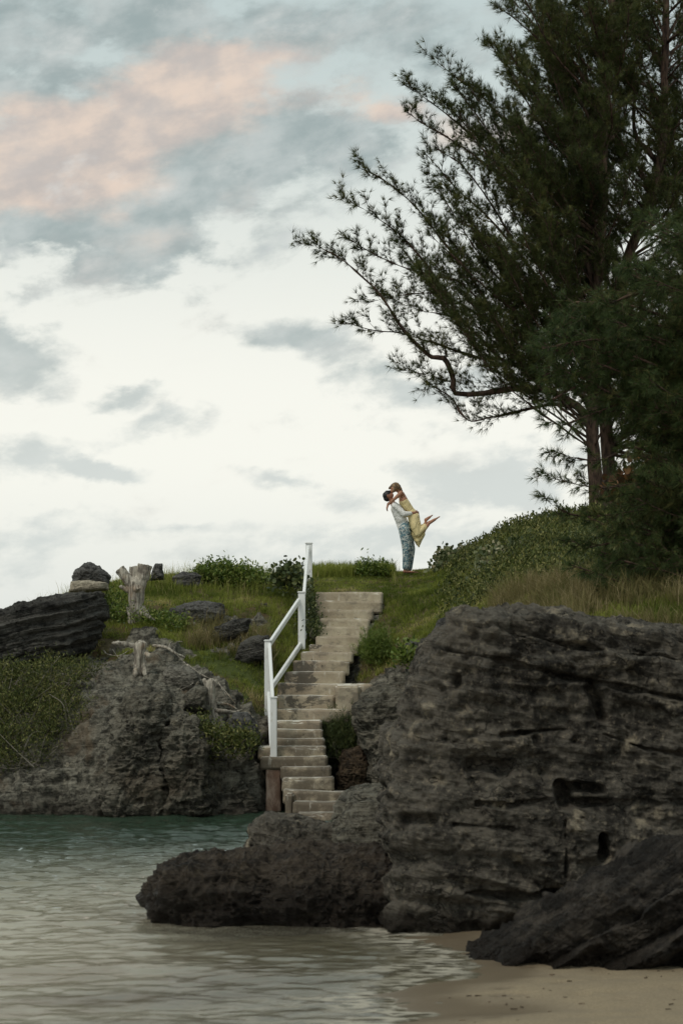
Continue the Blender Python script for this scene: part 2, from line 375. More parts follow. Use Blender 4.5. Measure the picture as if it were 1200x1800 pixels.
M['leaf_red'] = new_mat('seagrape leaves', plant_fn((.035, .030, .014), (.10, .045, .022), (.19, .09, .03), .3, 1.5), .45, .4)
M['bark'] = new_mat('reddish brown bark', lambda b, pos, pr, out: {'Base Color': b.mix(b.sstep(b.noise(b.scalev(pos, (3, 3, .8)), 5, 6, .7), .35, .65), (.030, .022, .018), (.125, .080, .060)), 'Normal': bump(b, b.noise(b.scalev(pos, (4, 4, .7)), 9, 6), .8, .03)}, .9, .15)
M['twig'] = new_mat('grey twigs', lambda b, pos, pr, out: {'Base Color': b.mix(b.noise(pos, 5), (.10, .09, .07), (.32, .29, .24))}, .9, .15)
def dead(b, pos, pr, out):
    gr = b.noise(b.scalev(pos, (9, 9, .8)), 3, 6, .7, .4)
    c = b.mix(b.sstep(gr, .35, .62), (.13, .11, .09), (.50, .46, .385))
    c = b.mix(b.math('MULTIPLY', b.sstep(b.noise(pos, 4.5, 4), .5, .68), .65), c, (.10, .085, .07))
    c = b.mix(b.math('MULTIPLY', b.sstep(b.noise(pos, 3.1, 3, .5, .4), .55, .68), .35), c, (.42, .28, .17))
    return {'Base Color': c, 'Normal': bump(b, gr, .8, .03)}
M['dead'] = new_mat('bleached dead wood', dead, .9, .15)
def sandm(b, pos, pr, out):
    z = b.n('ShaderNodeSeparateXYZ', {0: pos}).outputs[2]
    wet = b.sstep(b.math('ADD', z, b.math('MULTIPLY', b.noise(pos, 1.2, 3), .045)), 0.075, 0.035)
    c = b.mix(b.sstep(b.noise(pos, 60, 4, .7), .35, .65), (.20, .158, .100), (.275, .222, .148))
    c = b.mix(b.math('MULTIPLY', b.sstep(b.noise(pos, 3, 4), .4, .65), .35), c, (.19, .155, .11))
    c = b.mix(b.math('MULTIPLY', wet, .8), c, (.135, .105, .072))
    return {'Base Color': c, 'Roughness': b.sstep(wet, 0, 1, .95, .35), 'Normal': bump(b, b.noise(pos, 25, 5), .3, .01)}
M['sand'] = new_mat('beach sand', sandm, .9, .25)
def waterm(b, pos, pr, out):
    xyz = b.n('ShaderNodeSeparateXYZ', {0: pos}); y = xyz.outputs[1]
    shal = b.n('ShaderNodeAttribute', attribute_name='shallow').outputs['Fac']
    foam = b.n('ShaderNodeAttribute', attribute_name='foam').outputs['Fac']
    col = b.mix(b.sstep(y, 15, 24), (.36, .33, .25), (.026, .046, .030))
    far = b.sstep(y, 13.5, 21)
    h1 = b.noise(b.scalev(pos, (2.0, 5.5, 1)), 1.9, 5, .6, .3)
    h2 = b.noise(b.scalev(pos, (1.2, 2.6, 1)), .75, 4, .55, .3)
    hh = b.math('ADD', b.math('MULTIPLY', h1, b.sstep(y, 13, 21, .35, 1.0)), b.math('MULTIPLY', h2, .9))
    nm = bump(b, hh, .6, .03)
    col = b.mix(b.math('MULTIPLY', b.math('MULTIPLY', b.sstep(b.noise(b.scalev(pos, (.6, 2.2, 1)), .9, 5, .6, .5), .46, .60), b.sstep(y, 16, 13)), .6), col, (.19, .145, .095))
    dif = b.n('ShaderNodeBsdfDiffuse', {'Color': col, 'Normal': nm})
    trn = b.n('ShaderNodeBsdfTransparent', {'Color': (.80, .86, .78, 1)})
    under = b.n('ShaderNodeMixShader', {0: b.sstep(shal, 0, 1, .95, .18), 1: trn.outputs[0], 2: dif.outputs[0]})
    gl = b.n('ShaderNodeBsdfGlossy', {'Color': (1, 1, .97, 1), 'Roughness': .035, 'Normal': nm})
    fr = b.n('ShaderNodeFresnel', {'IOR': 1.33, 'Normal': nm})
    s1 = b.n('ShaderNodeMixShader', {0: fr.outputs[0], 1: under.outputs[0], 2: gl.outputs[0]})
    fo = b.n('ShaderNodeBsdfDiffuse', {'Color': (.36, .335, .275, 1)})
    fm = b.math('MULTIPLY', foam, b.sstep(b.math('ADD', b.math('MULTIPLY', b.voro(b.scalev(pos, (1, 2.2, 1)), 5.5), .35), b.noise(b.scalev(pos, (1.4, 3.5, 1)), 2.6, 8, .75, .8)), .58, .80))
    s2 = b.n('ShaderNodeMixShader', {0: fm, 1: s1.outputs[0], 2: fo.outputs[0]})
    b.nt.links.new(s2.outputs[0], out.inputs[0])
M['water'] = new_mat('shallow sea water', waterm)

# ================================================================== staircase profile (shared by the ground below it)
# nosing: photo height, left edge, right edge, distance
STEPS = [(1040.5, 555, 673, 33.55), (1056, 554, 671, 33.2), (1071.7, 554, 657, 32.85), (1086.5, 561, 650, 32.5), (1101.5, 558, 648, 32.15), (1118.5, 554, 645, 31.8),
         (1133, 543, 631, 31.45), (1146, 529, 621, 31.1), (1161, 515, 614, 30.8), (1181, 500, 606, 30.5), (1201, 488, 655, 30.2), (1222.5, 486, 589, 29.85), (1247, 484, 612, 29.5),
         (1267.5, 480, 565, 28.95), (1282, 480, 567, 28.65), (1298, 474, 570, 28.35), (1312.5, 454, 572, 28.05), (1331.5, 458, 575, 27.75), (1349.5, 493, 582, 27.45), (1367.5, 495, 587, 27.15),
         (1388, 497, 616, 26.85), (1410, 515, 607, 26.45), (1430, 522, 604, 26.1)]
SD = np.array([s[3] for s in STEPS])[::-1]; SZ = np.array([P(0, s[0], s[3])[2] for s in STEPS])[::-1]
SL = np.array([s[1] for s in STEPS], float)[::-1]; SR = np.array([s[2] for s in STEPS], float)[::-1]

# ================================================================== headland (ground)
CT = {  # photo column: eight (photo height, distance) up the slope, from waterline to crest
 -900: [(1425, 28), (1400, 28.4), (1370, 29), (1330, 30), (1290, 31), (1250, 32.5), (1220, 34), (1190, 36)],
 -300: [(1432, 27.3), (1400, 27.6), (1340, 28.3), (1270, 29.2), (1220, 30.2), (1180, 32), (1150, 33.5), (1130, 35.5)],
 0:    [(1434, 27.0), (1395, 27.4), (1320, 28.2), (1240, 29.2), (1190, 30.2), (1150, 31.6), (1120, 33.2), (1098, 35)],
 110:  [(1436, 27.0), (1395, 27.3), (1310, 27.9), (1230, 28.7), (1175, 29.8), (1120, 31.3), (1080, 33), (1050, 35)],
 200:  [(1437, 26.9), (1392, 27.0), (1310, 27.4), (1230, 28.1), (1185, 29.2), (1130, 30.8), (1072, 32.6), (1024, 35)],
 280:  [(1435, 26.9), (1385, 27.0), (1305, 27.3), (1225, 27.9), (1180, 29.0), (1120, 30.9), (1062, 32.9), (1014, 35.3)],
 360:  [(1432, 27.1), (1385, 27.2), (1325, 27.5), (1262, 28.1), (1200, 29.4), (1130, 31.1), (1060, 33.1), (1008, 35.8)],
 440:  [(1425, 27.3), (1385, 27.4), (1340, 27.7), (1285, 28.4), (1215, 29.6), (1140, 31.2), (1068, 33.2), (1011, 36)],
 464:  [(1430, 27.7), (1390, 28.0), (1345, 28.3), (1285, 28.8), (1215, 30.0), (1138, 31.4), (1062, 33.5), (1010, 36.3)],
 490:  [(1440, 28.1), (1395, 28.4), (1350, 28.8), (1285, 29.2), (1215, 30.4), (1135, 31.7), (1060, 33.6), (1010, 36.6)],
 540:  [(1440, 28.0), (1402, 28.3), (1350, 28.8), (1280, 29.4), (1212, 30.5), (1135, 32.0), (1050, 33.9), (1008, 37.2)],
 600:  [(1425, 28.5), (1395, 30.2), (1340, 30.8), (1268, 31.0), (1218, 31.2), (1135, 32.2), (1046, 34.0), (1007, 37.4)],
 650:  [(1425, 28.2), (1395, 29.6), (1330, 30.0), (1262, 30.3), (1205, 30.8), (1135, 32.0), (1052, 34.0), (1005, 37.4)],
 700:  [(1420, 26.2), (1370, 27.4), (1300, 28.6), (1240, 29.5), (1190, 30.4), (1120, 31.9), (1052, 34.0), (1006, 37.4)],
 770:  [(1400, 22.5), (1330, 24.5), (1260, 26.5), (1200, 28.2), (1140, 29.9), (1085, 31.8), (1035, 34.3), (996, 37.4)],
 830:  [(1350, 20.5), (1270, 22), (1200, 24), (1140, 26.2), (1090, 28.6), (1045, 31.0), (1000, 34.0), (966, 37.0)],
 900:  [(1320, 19.4), (1230, 20.4), (1150, 22), (1095, 24), (1055, 26.5), (1015, 29.5), (965, 33), (931, 36.5)],
 1000: [(1300, 18.9), (1200, 19.5), (1112, 20.7), (1070, 22.4), (1035, 25.0), (995, 28.3), (945, 32.2), (908, 36)],
 1100: [(1300, 18.8), (1200, 19.3), (1108, 20.3), (1065, 21.8), (1030, 24.2), (985, 27.6), (930, 31.8), (888, 35.5)],
 1200: [(1300, 18.7), (1195, 19.1), (1105, 20.0), (1062, 21.4), (1025, 23.7), (975, 27.2), (915, 31.5), (868, 35)],
 1500: [(1300, 18.6), (1190, 19.0), (1100, 19.8), (1050, 21.2), (1005, 23.5), (950, 27), (880, 31), (830, 34.5)],
 2300: [(1300, 18.6), (1190, 19.0), (1095, 19.8), (1040, 21.2), (990, 23.5), (930, 27), (860, 31), (800, 34.5)]}
cpx = np.array(sorted(CT)); 
ctl = np.array([[(py, d) for py, d in CT[k]] for k in cpx])
cd_ = ctl[:, :, 1]; cz_ = CH+(YH-ctl[:, :, 0])*cd_/F
cd_ = np.hstack([cd_[:, :1]-0.5, cd_, cd_[:, -1:]+4, cd_[:, -1:]+9, cd_[:, -1:]+22])
cz_ = np.hstack([cz_[:, :1]*0-1.2, cz_, cz_[:, -1:]-0.15, cz_[:, -1:]-1.6, cz_[:, -1:]*0-1.5])
gx = np.concatenate([np.linspace(-900, -70, 60, endpoint=False), np.linspace(-70, 1270, 640, endpoint=False), np.linspace(1270, 2300, 70)])
rowc = np.array([0, 1, 2, 3, 4, 5, 6, 7, 8, 9, 10, 11.])
gv = np.concatenate([np.linspace(0, 8.3, 430, endpoint=False), np.linspace(8.3, 11, 40)])
def grid_interp(C):
    A = np.stack([np.interp(gx, cpx, C[:, r]) for r in range(C.shape[1])], 1)
    return np.stack([np.interp(gv, rowc, A[i]) for i in range(len(gx))], 0)
def blur(A, k, ax):
    ker = np.hanning(2*k+3)[1:-1]; ker /= ker.sum()
    pad = [(0, 0), (0, 0)]; pad[ax] = (k, k); B = np.pad(A, pad, mode='edge')
    return sum(ker[i]*np.take(B, np.arange(i, i+A.shape[ax]), ax) for i in range(2*k+1))
GD = blur(blur(grid_interp(cd_), 14, 0), 22, 1); GZ = blur(blur(grid_interp(cz_), 14, 0), 16, 1)
GPX = np.repeat(gx[:, None], len(gv), 1); GPY = YH-(GZ-CH)*F/GD; GV = np.repeat(gv[None], len(gx), 0)
TV = np.stack([(GPX-600)*GD/F, GD, GZ], -1).reshape(-1, 3); TF = gridfaces(len(gx), len(gv))
tpx, tpy, tv = GPX.ravel(), GPY.ravel(), GV.ravel()
rockline = np.interp(tpx, [-200, 0, 120, 200, 300, 360, 440, 480, 560, 600, 700, 745, 780, 900], [1160, 1165, 1140, 1120, 1140, 1185, 1235, 1255, 1255, 1195, 1180, 1175, 1500, 1500])
n_a = fbm(TV, 1.1, 5, .55, 3); n_b = fbm(TV, .5, 3, .5, 9)
GR = 1-smooth(tpy+n_a*75, rockline-14, rockline+14)
outc = smooth(fbm(TV, (.8, .8, 2.2), 4, .55, 31), .12, .26)*(tpx < 480)*smooth(tpy, 1035, 1060)
GR = np.clip(GR*(1-outc), 0, 1)
inL = np.interp(TV[:, 1], SD, SL); inR = np.interp(TV[:, 1], SD, SR)
ins = (TV[:, 1] > 25.8) & (TV[:, 1] < 33.75) & (tpx > inL-3) & (tpx < inR+2)
TN = vnormals(TV, TF)
if TN[:, 2].mean() < 0: TN = -TN; TF = TF[:, ::-1]
rk = 1-GR
strat = fbm(TV, (.6, .6, 5.5), 5, .6, 5)
pit = np.clip(.42-worley(TV*2.6+.6*fbm(TV, 2, 2)[:, None], 4), 0, 1)
pit2 = np.clip(.38-worley(TV*6.5, 8), 0, 1)
dsp = rk*(.30*fbm(TV, .9, 4, .5, 21)+(.22*fbm(TV, 2.2, 5, .6, 22, True)-.06)+.055*strat-.30*pit-.13*pit2)+(1-rk)*(.07*n_a+.03*fbm(TV, 5, 3))
dsp *= np.where(ins, .15, 1.0)*np.where((tpx > 470) & (tpx < 680) & (tpy < 1250), .5, 1)*smooth(np.abs(tv-8.6), -1, 0)
TV = TV+TN*dsp[:, None]
lim = np.interp(TV[:, 1], SD, SZ)-.22
ins2 = ins | ((TV[:, 1] > 25.8) & (TV[:, 1] < 33.75) & (tpx > inL-5) & (tpx < inR+4))
TV[:, 2] = np.where(ins2, np.minimum(TV[:, 2], lim), TV[:, 2])
GR = np.where(ins, 0, GR)
hd = tag(mesh('headland', TV, TF, M['headland'], None, True, {'grass': GR}), 'grass topped limestone headland rising out of the water', None, None, 'structure')

# ------------------------------------------------------------------ sand and water
sx = np.concatenate([np.linspace(-400, -14, 30), np.linspace(-13.8, 8, 340), np.linspace(9, 400, 30)])
sy = np.concatenate([np.linspace(-80, 9, 40), np.linspace(9.2, 18, 300), np.linspace(18.5, 40, 40), np.linspace(50, 3000, 20)])
X, Y = np.meshgrid(sx, sy, indexing='ij'); X = X.ravel(); Y = Y.ravel()
def sandz(x, y):
    xs = np.interp(y, [8, 10, 11.4, 11.9, 12.5, 13.2, 14.2, 15.5, 17], [-4, -1.2, .0, .75, .25, .8, 1.0, .55, .5])
    a = x-xs
    z = np.where(a > 0, .050*a, .07*a)
    z = np.clip(z, -1.6, .5)+np.clip(10.5-y, 0, 12)*.085
    z = z-np.clip(y-17, 0, 20)*.06
    return z
SZc = sandz(X, Y); SP = np.stack([X, Y, SZc], 1)
SP[:, 2] += .010*fbm(SP, (1.5, 2.5, 0), 3, .5, 2)*(SZc > -.3)
foot = np.clip(.30-worley(np.stack([X*3.0, Y*3.4, Y*0], 1), 77), 0, 1)
SP[:, 2] += .012*fbm(SP, (7, 9, 0), 3, .6, 5)*smooth(SZc, .02, .07)
SP[:, 2] -= .20*foot*smooth(SZc, .015, .05)
tag(mesh('beach_sand', SP, gridfaces(len(sx), len(sy)), M['sand']), 'wet tan sand at the water edge', None, None, 'structure')
rs = np.random.default_rng(91); parts_ = []
for _ in range(75):                                            # small dark bits added to stand in for footprints in the sand
    x_ = rs.uniform(.6, 4.2); y_ = rs.uniform(11.2, 13.4); z_ = float(sandz(np.array([x_]), np.array([y_]))[0])
    if z_ < .022: continue
    r_ = rs.uniform(.005, .017); v_, f_, e_ = capsule((x_-r_*rs.uniform(.3, 2), y_, z_+.006), r_*.35, (x_+r_*rs.uniform(.3, 2), y_+r_*rs.normal(), z_+.006), r_*.25, 6, 2)
    parts_.append((v_, np.array(f_)))
n_ = 0; VV = []; FF = []
for v_, f_ in parts_: VV.append(v_); FF.append(f_+n_); n_ += len(v_)
M['weed'] = new_mat('footprint brown', lambda b, pos, pr, out: {'Base Color': b.mix(b.sstep(b.noise(pos, 6, 2), .45, .55), (.05, .035, .022), (.16, .12, .08))}, .9, .2)  # dark browns of the added bits that stand in for footprints
tag(mesh('footprint_marks', np.vstack(VV), np.vstack(FF), M['weed']), 'small dark bits added on the sand to stand in for footprints', 'sand marks', None, 'stuff')
wx = np.concatenate([-np.geomspace(6000, 7.2, 24), np.linspace(-7, 4.5, 330), np.geomspace(4.8, 6000, 24)])
wy = np.concatenate([np.linspace(-60, 9, 16), np.linspace(9.2, 30, 620), np.geomspace(31, 9000, 24)])
X, Y = np.meshgrid(wx, wy, indexing='ij'); X = X.ravel(); Y = Y.ravel(); WP = np.stack([X, Y, X*0], 1)
depth = -sandz(X, Y)
near = smooth(Y, 13, 20)
lim_ = ((np.abs(X) < 12) & (Y < 31) & (Y > 8)).astype(float)
wrp = WP+np.stack([X*0, .6*fbm(WP, (.5, .5, 0), 2, .5, 6), X*0], 1)
WP[:, 2] = lim_*(.014*fbm(wrp, (.55, 1.9, 0), 4, .6, 41)+(.012+.040*near)*fbm(.7*WP+.8*wrp+.25*np.stack([fbm(WP, (2.1, 3.3, 0), 3, .6, k) for k in (61, 62, 63)], 1), (.95, 2.1, 0), 4, .6, 42)+(.013+.011*near)*fbm(WP, (3.6, 6.5, 0), 3, .6, 47)+.022*(1-near)*np.clip(fbm(wrp, (.22, .8, 0), 2, .5, 44), 0, 1))
foam = (1-smooth(depth, .0, .06))*smooth(depth, -.02, .004)*.95
foam += .40*smooth(fbm(wrp, (.35, 1.3, 0), 4, .6, 46), .18, .50)*(1-smooth(Y, 13.0, 16.0))*(X > -7)
sh = 1-smooth(depth, .02, .30)
tag(mesh('sea_water', WP, gridfaces(len(wx), len(wy)), M['water'], None, True, {'foam': np.clip(foam, 0, 1), 'shallow': sh}), 'rippled grey green sea water', None, None, 'structure')

# ================================================================== rocks
def body(name, outline, dmid, thick, mat, nexp=4.0, res=(300, 150), lo=.12, mid=.06, fin=.03, strata=.06, tilt=0, sfreq=6, pits=.12, psc=2.2, seed=0, dslope=0.0, parent=None, label=None, cat='rock', group=None, base_lean=0.0, grooves=(), pits2=None, ridge=None, warp=.25):
    o = np.array(outline, float); cx, cy = (o[:, 0].min()+o[:, 0].max())/2, (o[:, 1].min()+o[:, 1].max())/2
    oc = np.vstack([o, o[:1]]); seg = np.linalg.norm(np.diff(oc, axis=0), axis=1); cum = np.r_[0, np.cumsum(seg)]
    nu, nv = res; t = np.linspace(0, cum[-1], nu, endpoint=False)
    opx = np.interp(t, cum, oc[:, 0]); opy = np.interp(t, cum, oc[:, 1])
    ph = np.linspace(0, pi, nv); rho = np.abs(np.sin(ph))**(2/nexp); yy = -np.sign(np.cos(ph))*np.abs(np.cos(ph))**(2/nexp)
    # even spacing along the profile
    L = np.r_[0, np.cumsum(np.hypot(np.diff(rho)*(o[:, 0].max()-o[:, 0].min())*dmid/F*.5, np.diff(yy)*thick/2))]
    tt = np.linspace(0, L[-1], nv); rho = np.interp(tt, L, rho); yy = np.interp(tt, L, yy)
    px = cx+(opx-cx)[:, None]*rho[None]; py = cy+(opy-cy)[:, None]*rho[None]
    dm = dmid+dslope*(px-cx)
    x = (px-600)*dm/F; z = CH+(YH-py)*dm/F; y = dm+yy[None]*thick/2+np.zeros_like(px)
    y = y+base_lean*(z-z.min())
    V = np.stack([x, y, z], -1).reshape(-1, 3); Fc = gridfaces(nu, nv, True)
    N = vnormals(V, Fc)
    ctr = V.mean(0)
    if ((V-ctr)*N).sum() < 0: N = -N; Fc = Fc[:, ::-1]
    c, s = cos(radians(tilt)), sin(radians(tilt))
    Q = np.stack([V[:, 0]*c+V[:, 2]*s, V[:, 1], -V[:, 0]*s+V[:, 2]*c], 1)
    Q = Q+warp*np.stack([fbm(V, .8, 2, .5, seed+k) for k in (1, 2, 3)], 1)
    d = lo*fbm(V, .9/max(.3, (lo*8)), 3, .5, seed+5)+mid*fbm(V, 2.6, 4, .55, seed+6, True)+fin*fbm(V, 8, 4, .6, seed+7)+fin*.8*fbm(V, 5, 4, .6, seed+77, True)
    sn = fbm(Q, (.5, .5, sfreq), 3, .6, seed+8)
    d = d+strata*np.sign(sn)*np.abs(sn)**.7
    if ridge:
        ra, rf = ridge; ph_ = Q[:, 2]*rf+.55*fbm(V, 1.2, 3, .55, seed+30)
        sa = ph_-np.floor(ph_); saw = np.where(sa < .82, sa/.82, (1-sa)/.18)
        amt = .35+.65*smooth(fbm(V, .8, 2, .5, seed+31), -.3, .3)
        d = d+ra*amt*(saw-.5)*2*(.6+.8*_h(np.floor(ph_).astype(np.int64), np.floor(ph_).astype(np.int64)*0, np.floor(ph_).astype(np.int64)*0, seed))
    if pits:
        p2 = pits2 if pits2 is not None else pits
        W3 = V+.06*np.stack([fbm(V, 6, 2, .5, seed+k) for k in (11, 12, 13)], 1); msk = smooth(fbm(V, .9, 2, .5, seed+14), -.45, .25)
        d = d-pits*2.2*np.clip(.36-worley(Q*np.array([psc, psc, psc*1.7]), seed+9), 0, 1)-p2*1.5*msk*np.clip(.42-worley(W3*np.array([2.6, 2.6, 3.6])*psc, seed+10), 0, 1)-p2*.6*np.clip(.40-worley(W3*psc*6, seed+15), 0, 1)
    if grooves:
        vpx = 600+V[:, 0]*F/V[:, 1]; vpy = YH-(V[:, 2]-CH)*F/V[:, 1]; wob = 9*fbm(V, 3.2, 4, .6, seed+20)+3
        front = V[:, 1] < dm.ravel()+.2
        for pl, wd, dp in grooves:
            pl = np.array(pl, float); best = np.full(len(V), 1e9)
            for a, c2 in zip(pl[:-1], pl[1:]):
                ab = c2-a; t = np.clip(((vpx-a[0])*ab[0]+(vpy-a[1])*ab[1])/(ab@ab+1e-9), 0, 1)
                best = np.minimum(best, np.hypot(vpx-a[0]-t*ab[0], vpy-a[1]-t*ab[1]))
            d = d-front*dp*(1-smooth(best+wob, wd*.35, wd))
    V = V+N*d[:, None]
    ob = mesh(name, V, Fc, mat, parent)
    if label: tag(ob, label, cat, group)
    return ob

body('large_boulder', [(684, 1500), (684, 1400), (684, 1316), (692, 1298), (716, 1286), (718, 1245), (736, 1190), (746, 1136), (774, 1108), (802, 1080), (835, 1090), (900, 1080), (1000, 1084), (1070, 1098), (1200, 1108), (1420, 1135), (1700, 1180), (1700, 1680), (1200, 1690), (900, 1690), (700, 1690), (668, 1600)],
     16.5, 2.4, M['rock_big'], 9, (1300, 650), .09, .09, .034, .080, -9, 4.2, .13, 1.7, 100, pits2=.17, ridge=(.035, 3.1),
     grooves=[([(742, 1132), (830, 1150), (920, 1172), (1000, 1190), (1080, 1206), (1260, 1240)], 9, .13), ([(900, 1105), (980, 1130), (1080, 1145), (1250, 1165)], 8, .12), ([(800, 1098), (900, 1112), (960, 1140)], 6, .07),
              ([(1040, 1210), (1052, 1240), (1060, 1262)], 20, .22), ([(880, 1292), (940, 1286), (1000, 1282), (1046, 1280)], 9, .16), ([(1060, 1290), (1130, 1315), (1230, 1330)], 9, .12),
              ([(984, 1380), (992, 1414)], 20, .30), ([(1000, 1382), (1056, 1386)], 13, .22), ([(1010, 1412), (1064, 1410)], 12, .14), ([(1056, 1468), (1058, 1500)], 15, .30), ([(830, 1345), (880, 1350)], 20, .16), ([(800, 1190), (802, 1205)], 12, .15),
              ([(720, 1436), (760, 1440)], 18, .12), ([(840, 1412), (900, 1416), (960, 1404)], 8, .12), ([(800, 1448), (900, 1456)], 8, .10), ([(990, 1440), (992, 1540)], 9, .10), ([(820, 1570), (930, 1576), (1000, 1566)], 12, .14)],
     label='huge pitted grey boulder with slanting layers behind the low dark ledge', cat='boulder')
body('ledge_rock', [(246, 1590), (256, 1556), (278, 1522), (330, 1503), (420, 1496), (520, 1506), (668, 1510), (790, 1506), (900, 1560), (930, 1700), (700, 1700), (400, 1690), (280, 1672), (250, 1640)],
     16.35, 1.25, M['rock_low'], 3.2, (1000, 400), .16, .12, .05, .05, 2, 5, .12, 2.2, 140, pits2=.15,
     label='low rounded dark brown ledge reaching left into the water', cat='rock')
body('shore_rock', [(432, 1490), (440, 1452), (470, 1434), (515, 1436), (556, 1450), (604, 1462), (610, 1600), (432, 1600)],
     19.6, 1.0, M['rock_big'], 2.6, (420, 200), .05, .05, .03, .03, 0, 5, .09, 3, 160,
     label='grey hump of rock behind the dark ledge, just below the stair foot', cat='rock')
body('shore_rock', [(590, 1440), (604, 1406), (640, 1390), (690, 1388), (740, 1400), (740, 1600), (590, 1600)],
     19.2, 1.4, M['rock_cliff'], 2.8, (360, 200), .07, .06, .02, .03, 0, 5, .09, 3, 170,
     label='grey rounded rock between the stair foot and the huge boulder', cat='rock')
body('slanting_rock', [(816, 1682), (870, 1645), (930, 1605), (990, 1556), (1060, 1522), (1130, 1508), (1200, 1486), (1320, 1440), (1600, 1380), (1600, 1800), (1300, 1770), (1150, 1745), (1010, 1730), (900, 1715)],
     13.75, 1.3, M['rock_front'], 2.6, (1050, 470), .05, .08, .06, .10, 36, 5, .08, 2.6, 180, pits2=.12, ridge=(.19, 4.2), warp=.12, dslope=-.0016,
     label='dark ridged rock slanting down onto the sand at lower right', cat='rock')
body('layered_rock', [(-420, 1120), (-200, 1112), (0, 1086), (50, 1064), (100, 1052), (130, 1047), (176, 1044), (186, 1076), (170, 1120), (140, 1150), (90, 1180), (0, 1205), (-300, 1260), (-420, 1260)],
     30.6, 2.6, M['rock_strata'], 3.0, (800, 260), .07, .06, .045, .075, 15, 13, .07, 3, 200, pits2=.08, ridge=(.045, 6.5), warp=.10,
     label='charcoal slab of thin tilted layers on the left skyline', cat='rock')
body('rock_cairn', [(131, 1026), (130, 1008), (143, 997), (160, 992), (176, 997), (190, 1012), (191, 1026)], 32.6, .7, M['rock_grey'], 2.6, (160, 90), .05, .05, .03, .02, 0, 5, .10, 5, 220,
     label='lumpy grey rock heap on a pale mortar bed on the left ridge', cat='rock pile')
body('mortar_bed', [(129, 1024), (160, 1023), (188, 1025), (189, 1036), (150, 1042), (126, 1040)], 32.3, .9, M['mortar'], 4, (140, 50), .02, .02, .01, .0, 0, 5, .02, 5, 225,
     label='cream mortar bed under the lumpy rock heap', cat='slab')
body('skyline_rock', [(-60, 1100), (-40, 1070), (10, 1074), (22, 1082), (26, 1100)], 34.5, 1.4, M['rock_strata'], 3, (120, 60), .05, .04, .02, .04, 5, 6, .04, 4, 228, label='small dark rock peeping over the ridge at far left', cat='rock')
for i, (ol, d, th, m, lb) in enumerate([
    ([(264, 1022), (268, 1000), (275, 992), (286, 991), (288, 1018)], 34.2, .35, 'rock_grey', 'small pointed grey rock right of the tall stump on the ridge'),
    ([(306, 1034), (304, 1014), (322, 1006), (345, 1006), (356, 1012), (354, 1032)], 34.6, .6, 'rock_grey', 'cracked grey rock on the ridge left of the green bush'),
    ([(297, 1090), (300, 1070), (325, 1060), (360, 1058), (392, 1064), (396, 1082), (370, 1096), (330, 1098)], 32.3, .5, 'rock_grey', 'flat grey rock sunk in the grass above the low stump'),
    ([(368, 1122), (376, 1102), (410, 1090), (438, 1088), (436, 1108), (405, 1128), (380, 1132)], 31.3, .45, 'rock_strata', 'dark layered rock tilted in the grass left of the handrail'),
    ([(410, 1160), (425, 1130), (450, 1120), (472, 1116), (474, 1150), (440, 1172)], 30.7, .5, 'rock_strata', 'dark rock half hidden by grass beside the second handrail post'),
    ([(292, 1206), (286, 1186), (300, 1170), (322, 1172), (345, 1182), (352, 1200), (338, 1214), (310, 1214)], 28.9, .5, 'rock_pale', 'pale crumbled rock left of the orange-tinged stump'),
    ([(402, 1300), (398, 1272), (414, 1256), (434, 1254), (450, 1272), (458, 1300), (430, 1312)], 28.2, .6, 'rock_grey', 'rounded grey rock with a driftwood splinter beside the foot of the handrail'),
    ([(322, 1248), (325, 1220), (345, 1208), (362, 1212), (368, 1250)], 28.2, .7, 'rock_cliff', 'smooth dark rock just left of the orange-tinged stump'),
    ([(726, 1192), (732, 1178), (752, 1172), (768, 1190), (755, 1208), (732, 1206)], 29.2, .4, 'rock_pale', 'pale rubble rock on the slope beside the huge boulder'),
    ([(710, 1136), (722, 1128), (742, 1128), (744, 1144), (716, 1144)], 30.4, .4, 'rock_grey', 'small grey stone in the grass left of the huge boulder'),
    ([(764, 1106), (768, 1092), (790, 1086), (800, 1100), (790, 1112)], 29.6, .5, 'rock_grey', 'grey stone showing above the upper corner of the huge boulder')]):
    body('grass_rock', ol, d, th, M[m], 3, (170, 80), .03, .035, .015, .03, -5, 7, .05, 5, 240+i*7, label=lb, cat='rock', group='rocks set in the headland slope')
body('stair_rock', [(624, 1242), (638, 1222), (664, 1211), (700, 1206), (748, 1200), (760, 1300), (750, 1430), (672, 1440), (656, 1400), (648, 1340), (634, 1300), (624, 1268)],
     28.9, 1.3, M['rock_cliff'], 4, (420, 220), .07, .07, .03, .05, 2, 5, .12, 3, 330, label='pitted grey rock wall right of the stair landing', cat='rock')
body('cliff_boulder', [(196, 1428), (200, 1330), (206, 1270), (232, 1222), (262, 1212), (284, 1228), (288, 1300), (296, 1350), (300, 1432)], 27.25, 1.0, M['rock_cliff'], 3, (340, 200), .12, .12, .05, .05, 0, 5, .16, 3, 350, pits2=.18, label='pitted grey buttress of rock rising from the water, left of the dark cleft', cat='rock')
body('cliff_boulder', [(292, 1432), (294, 1350), (298, 1280), (318, 1256), (342, 1268), (362, 1310), (372, 1360), (376, 1430)], 27.2, 1.0, M['rock_cliff'], 3, (340, 200), .12, .12, .05, .05, 0, 5, .15, 3, 360, pits2=.18, label='pitted grey buttress of rock rising from the water, right of the dark cleft', cat='rock')

body('hollow_rock', [(598, 1400), (596, 1350), (606, 1322), (630, 1316), (646, 1340), (650, 1400)], 29.0, .7, M['rock_warm'], 3, (200, 110), .06, .06, .03, .03, 0, 5, .10, 4, 370, label='brown rock in the dark hollow beside the lower steps', cat='rock')
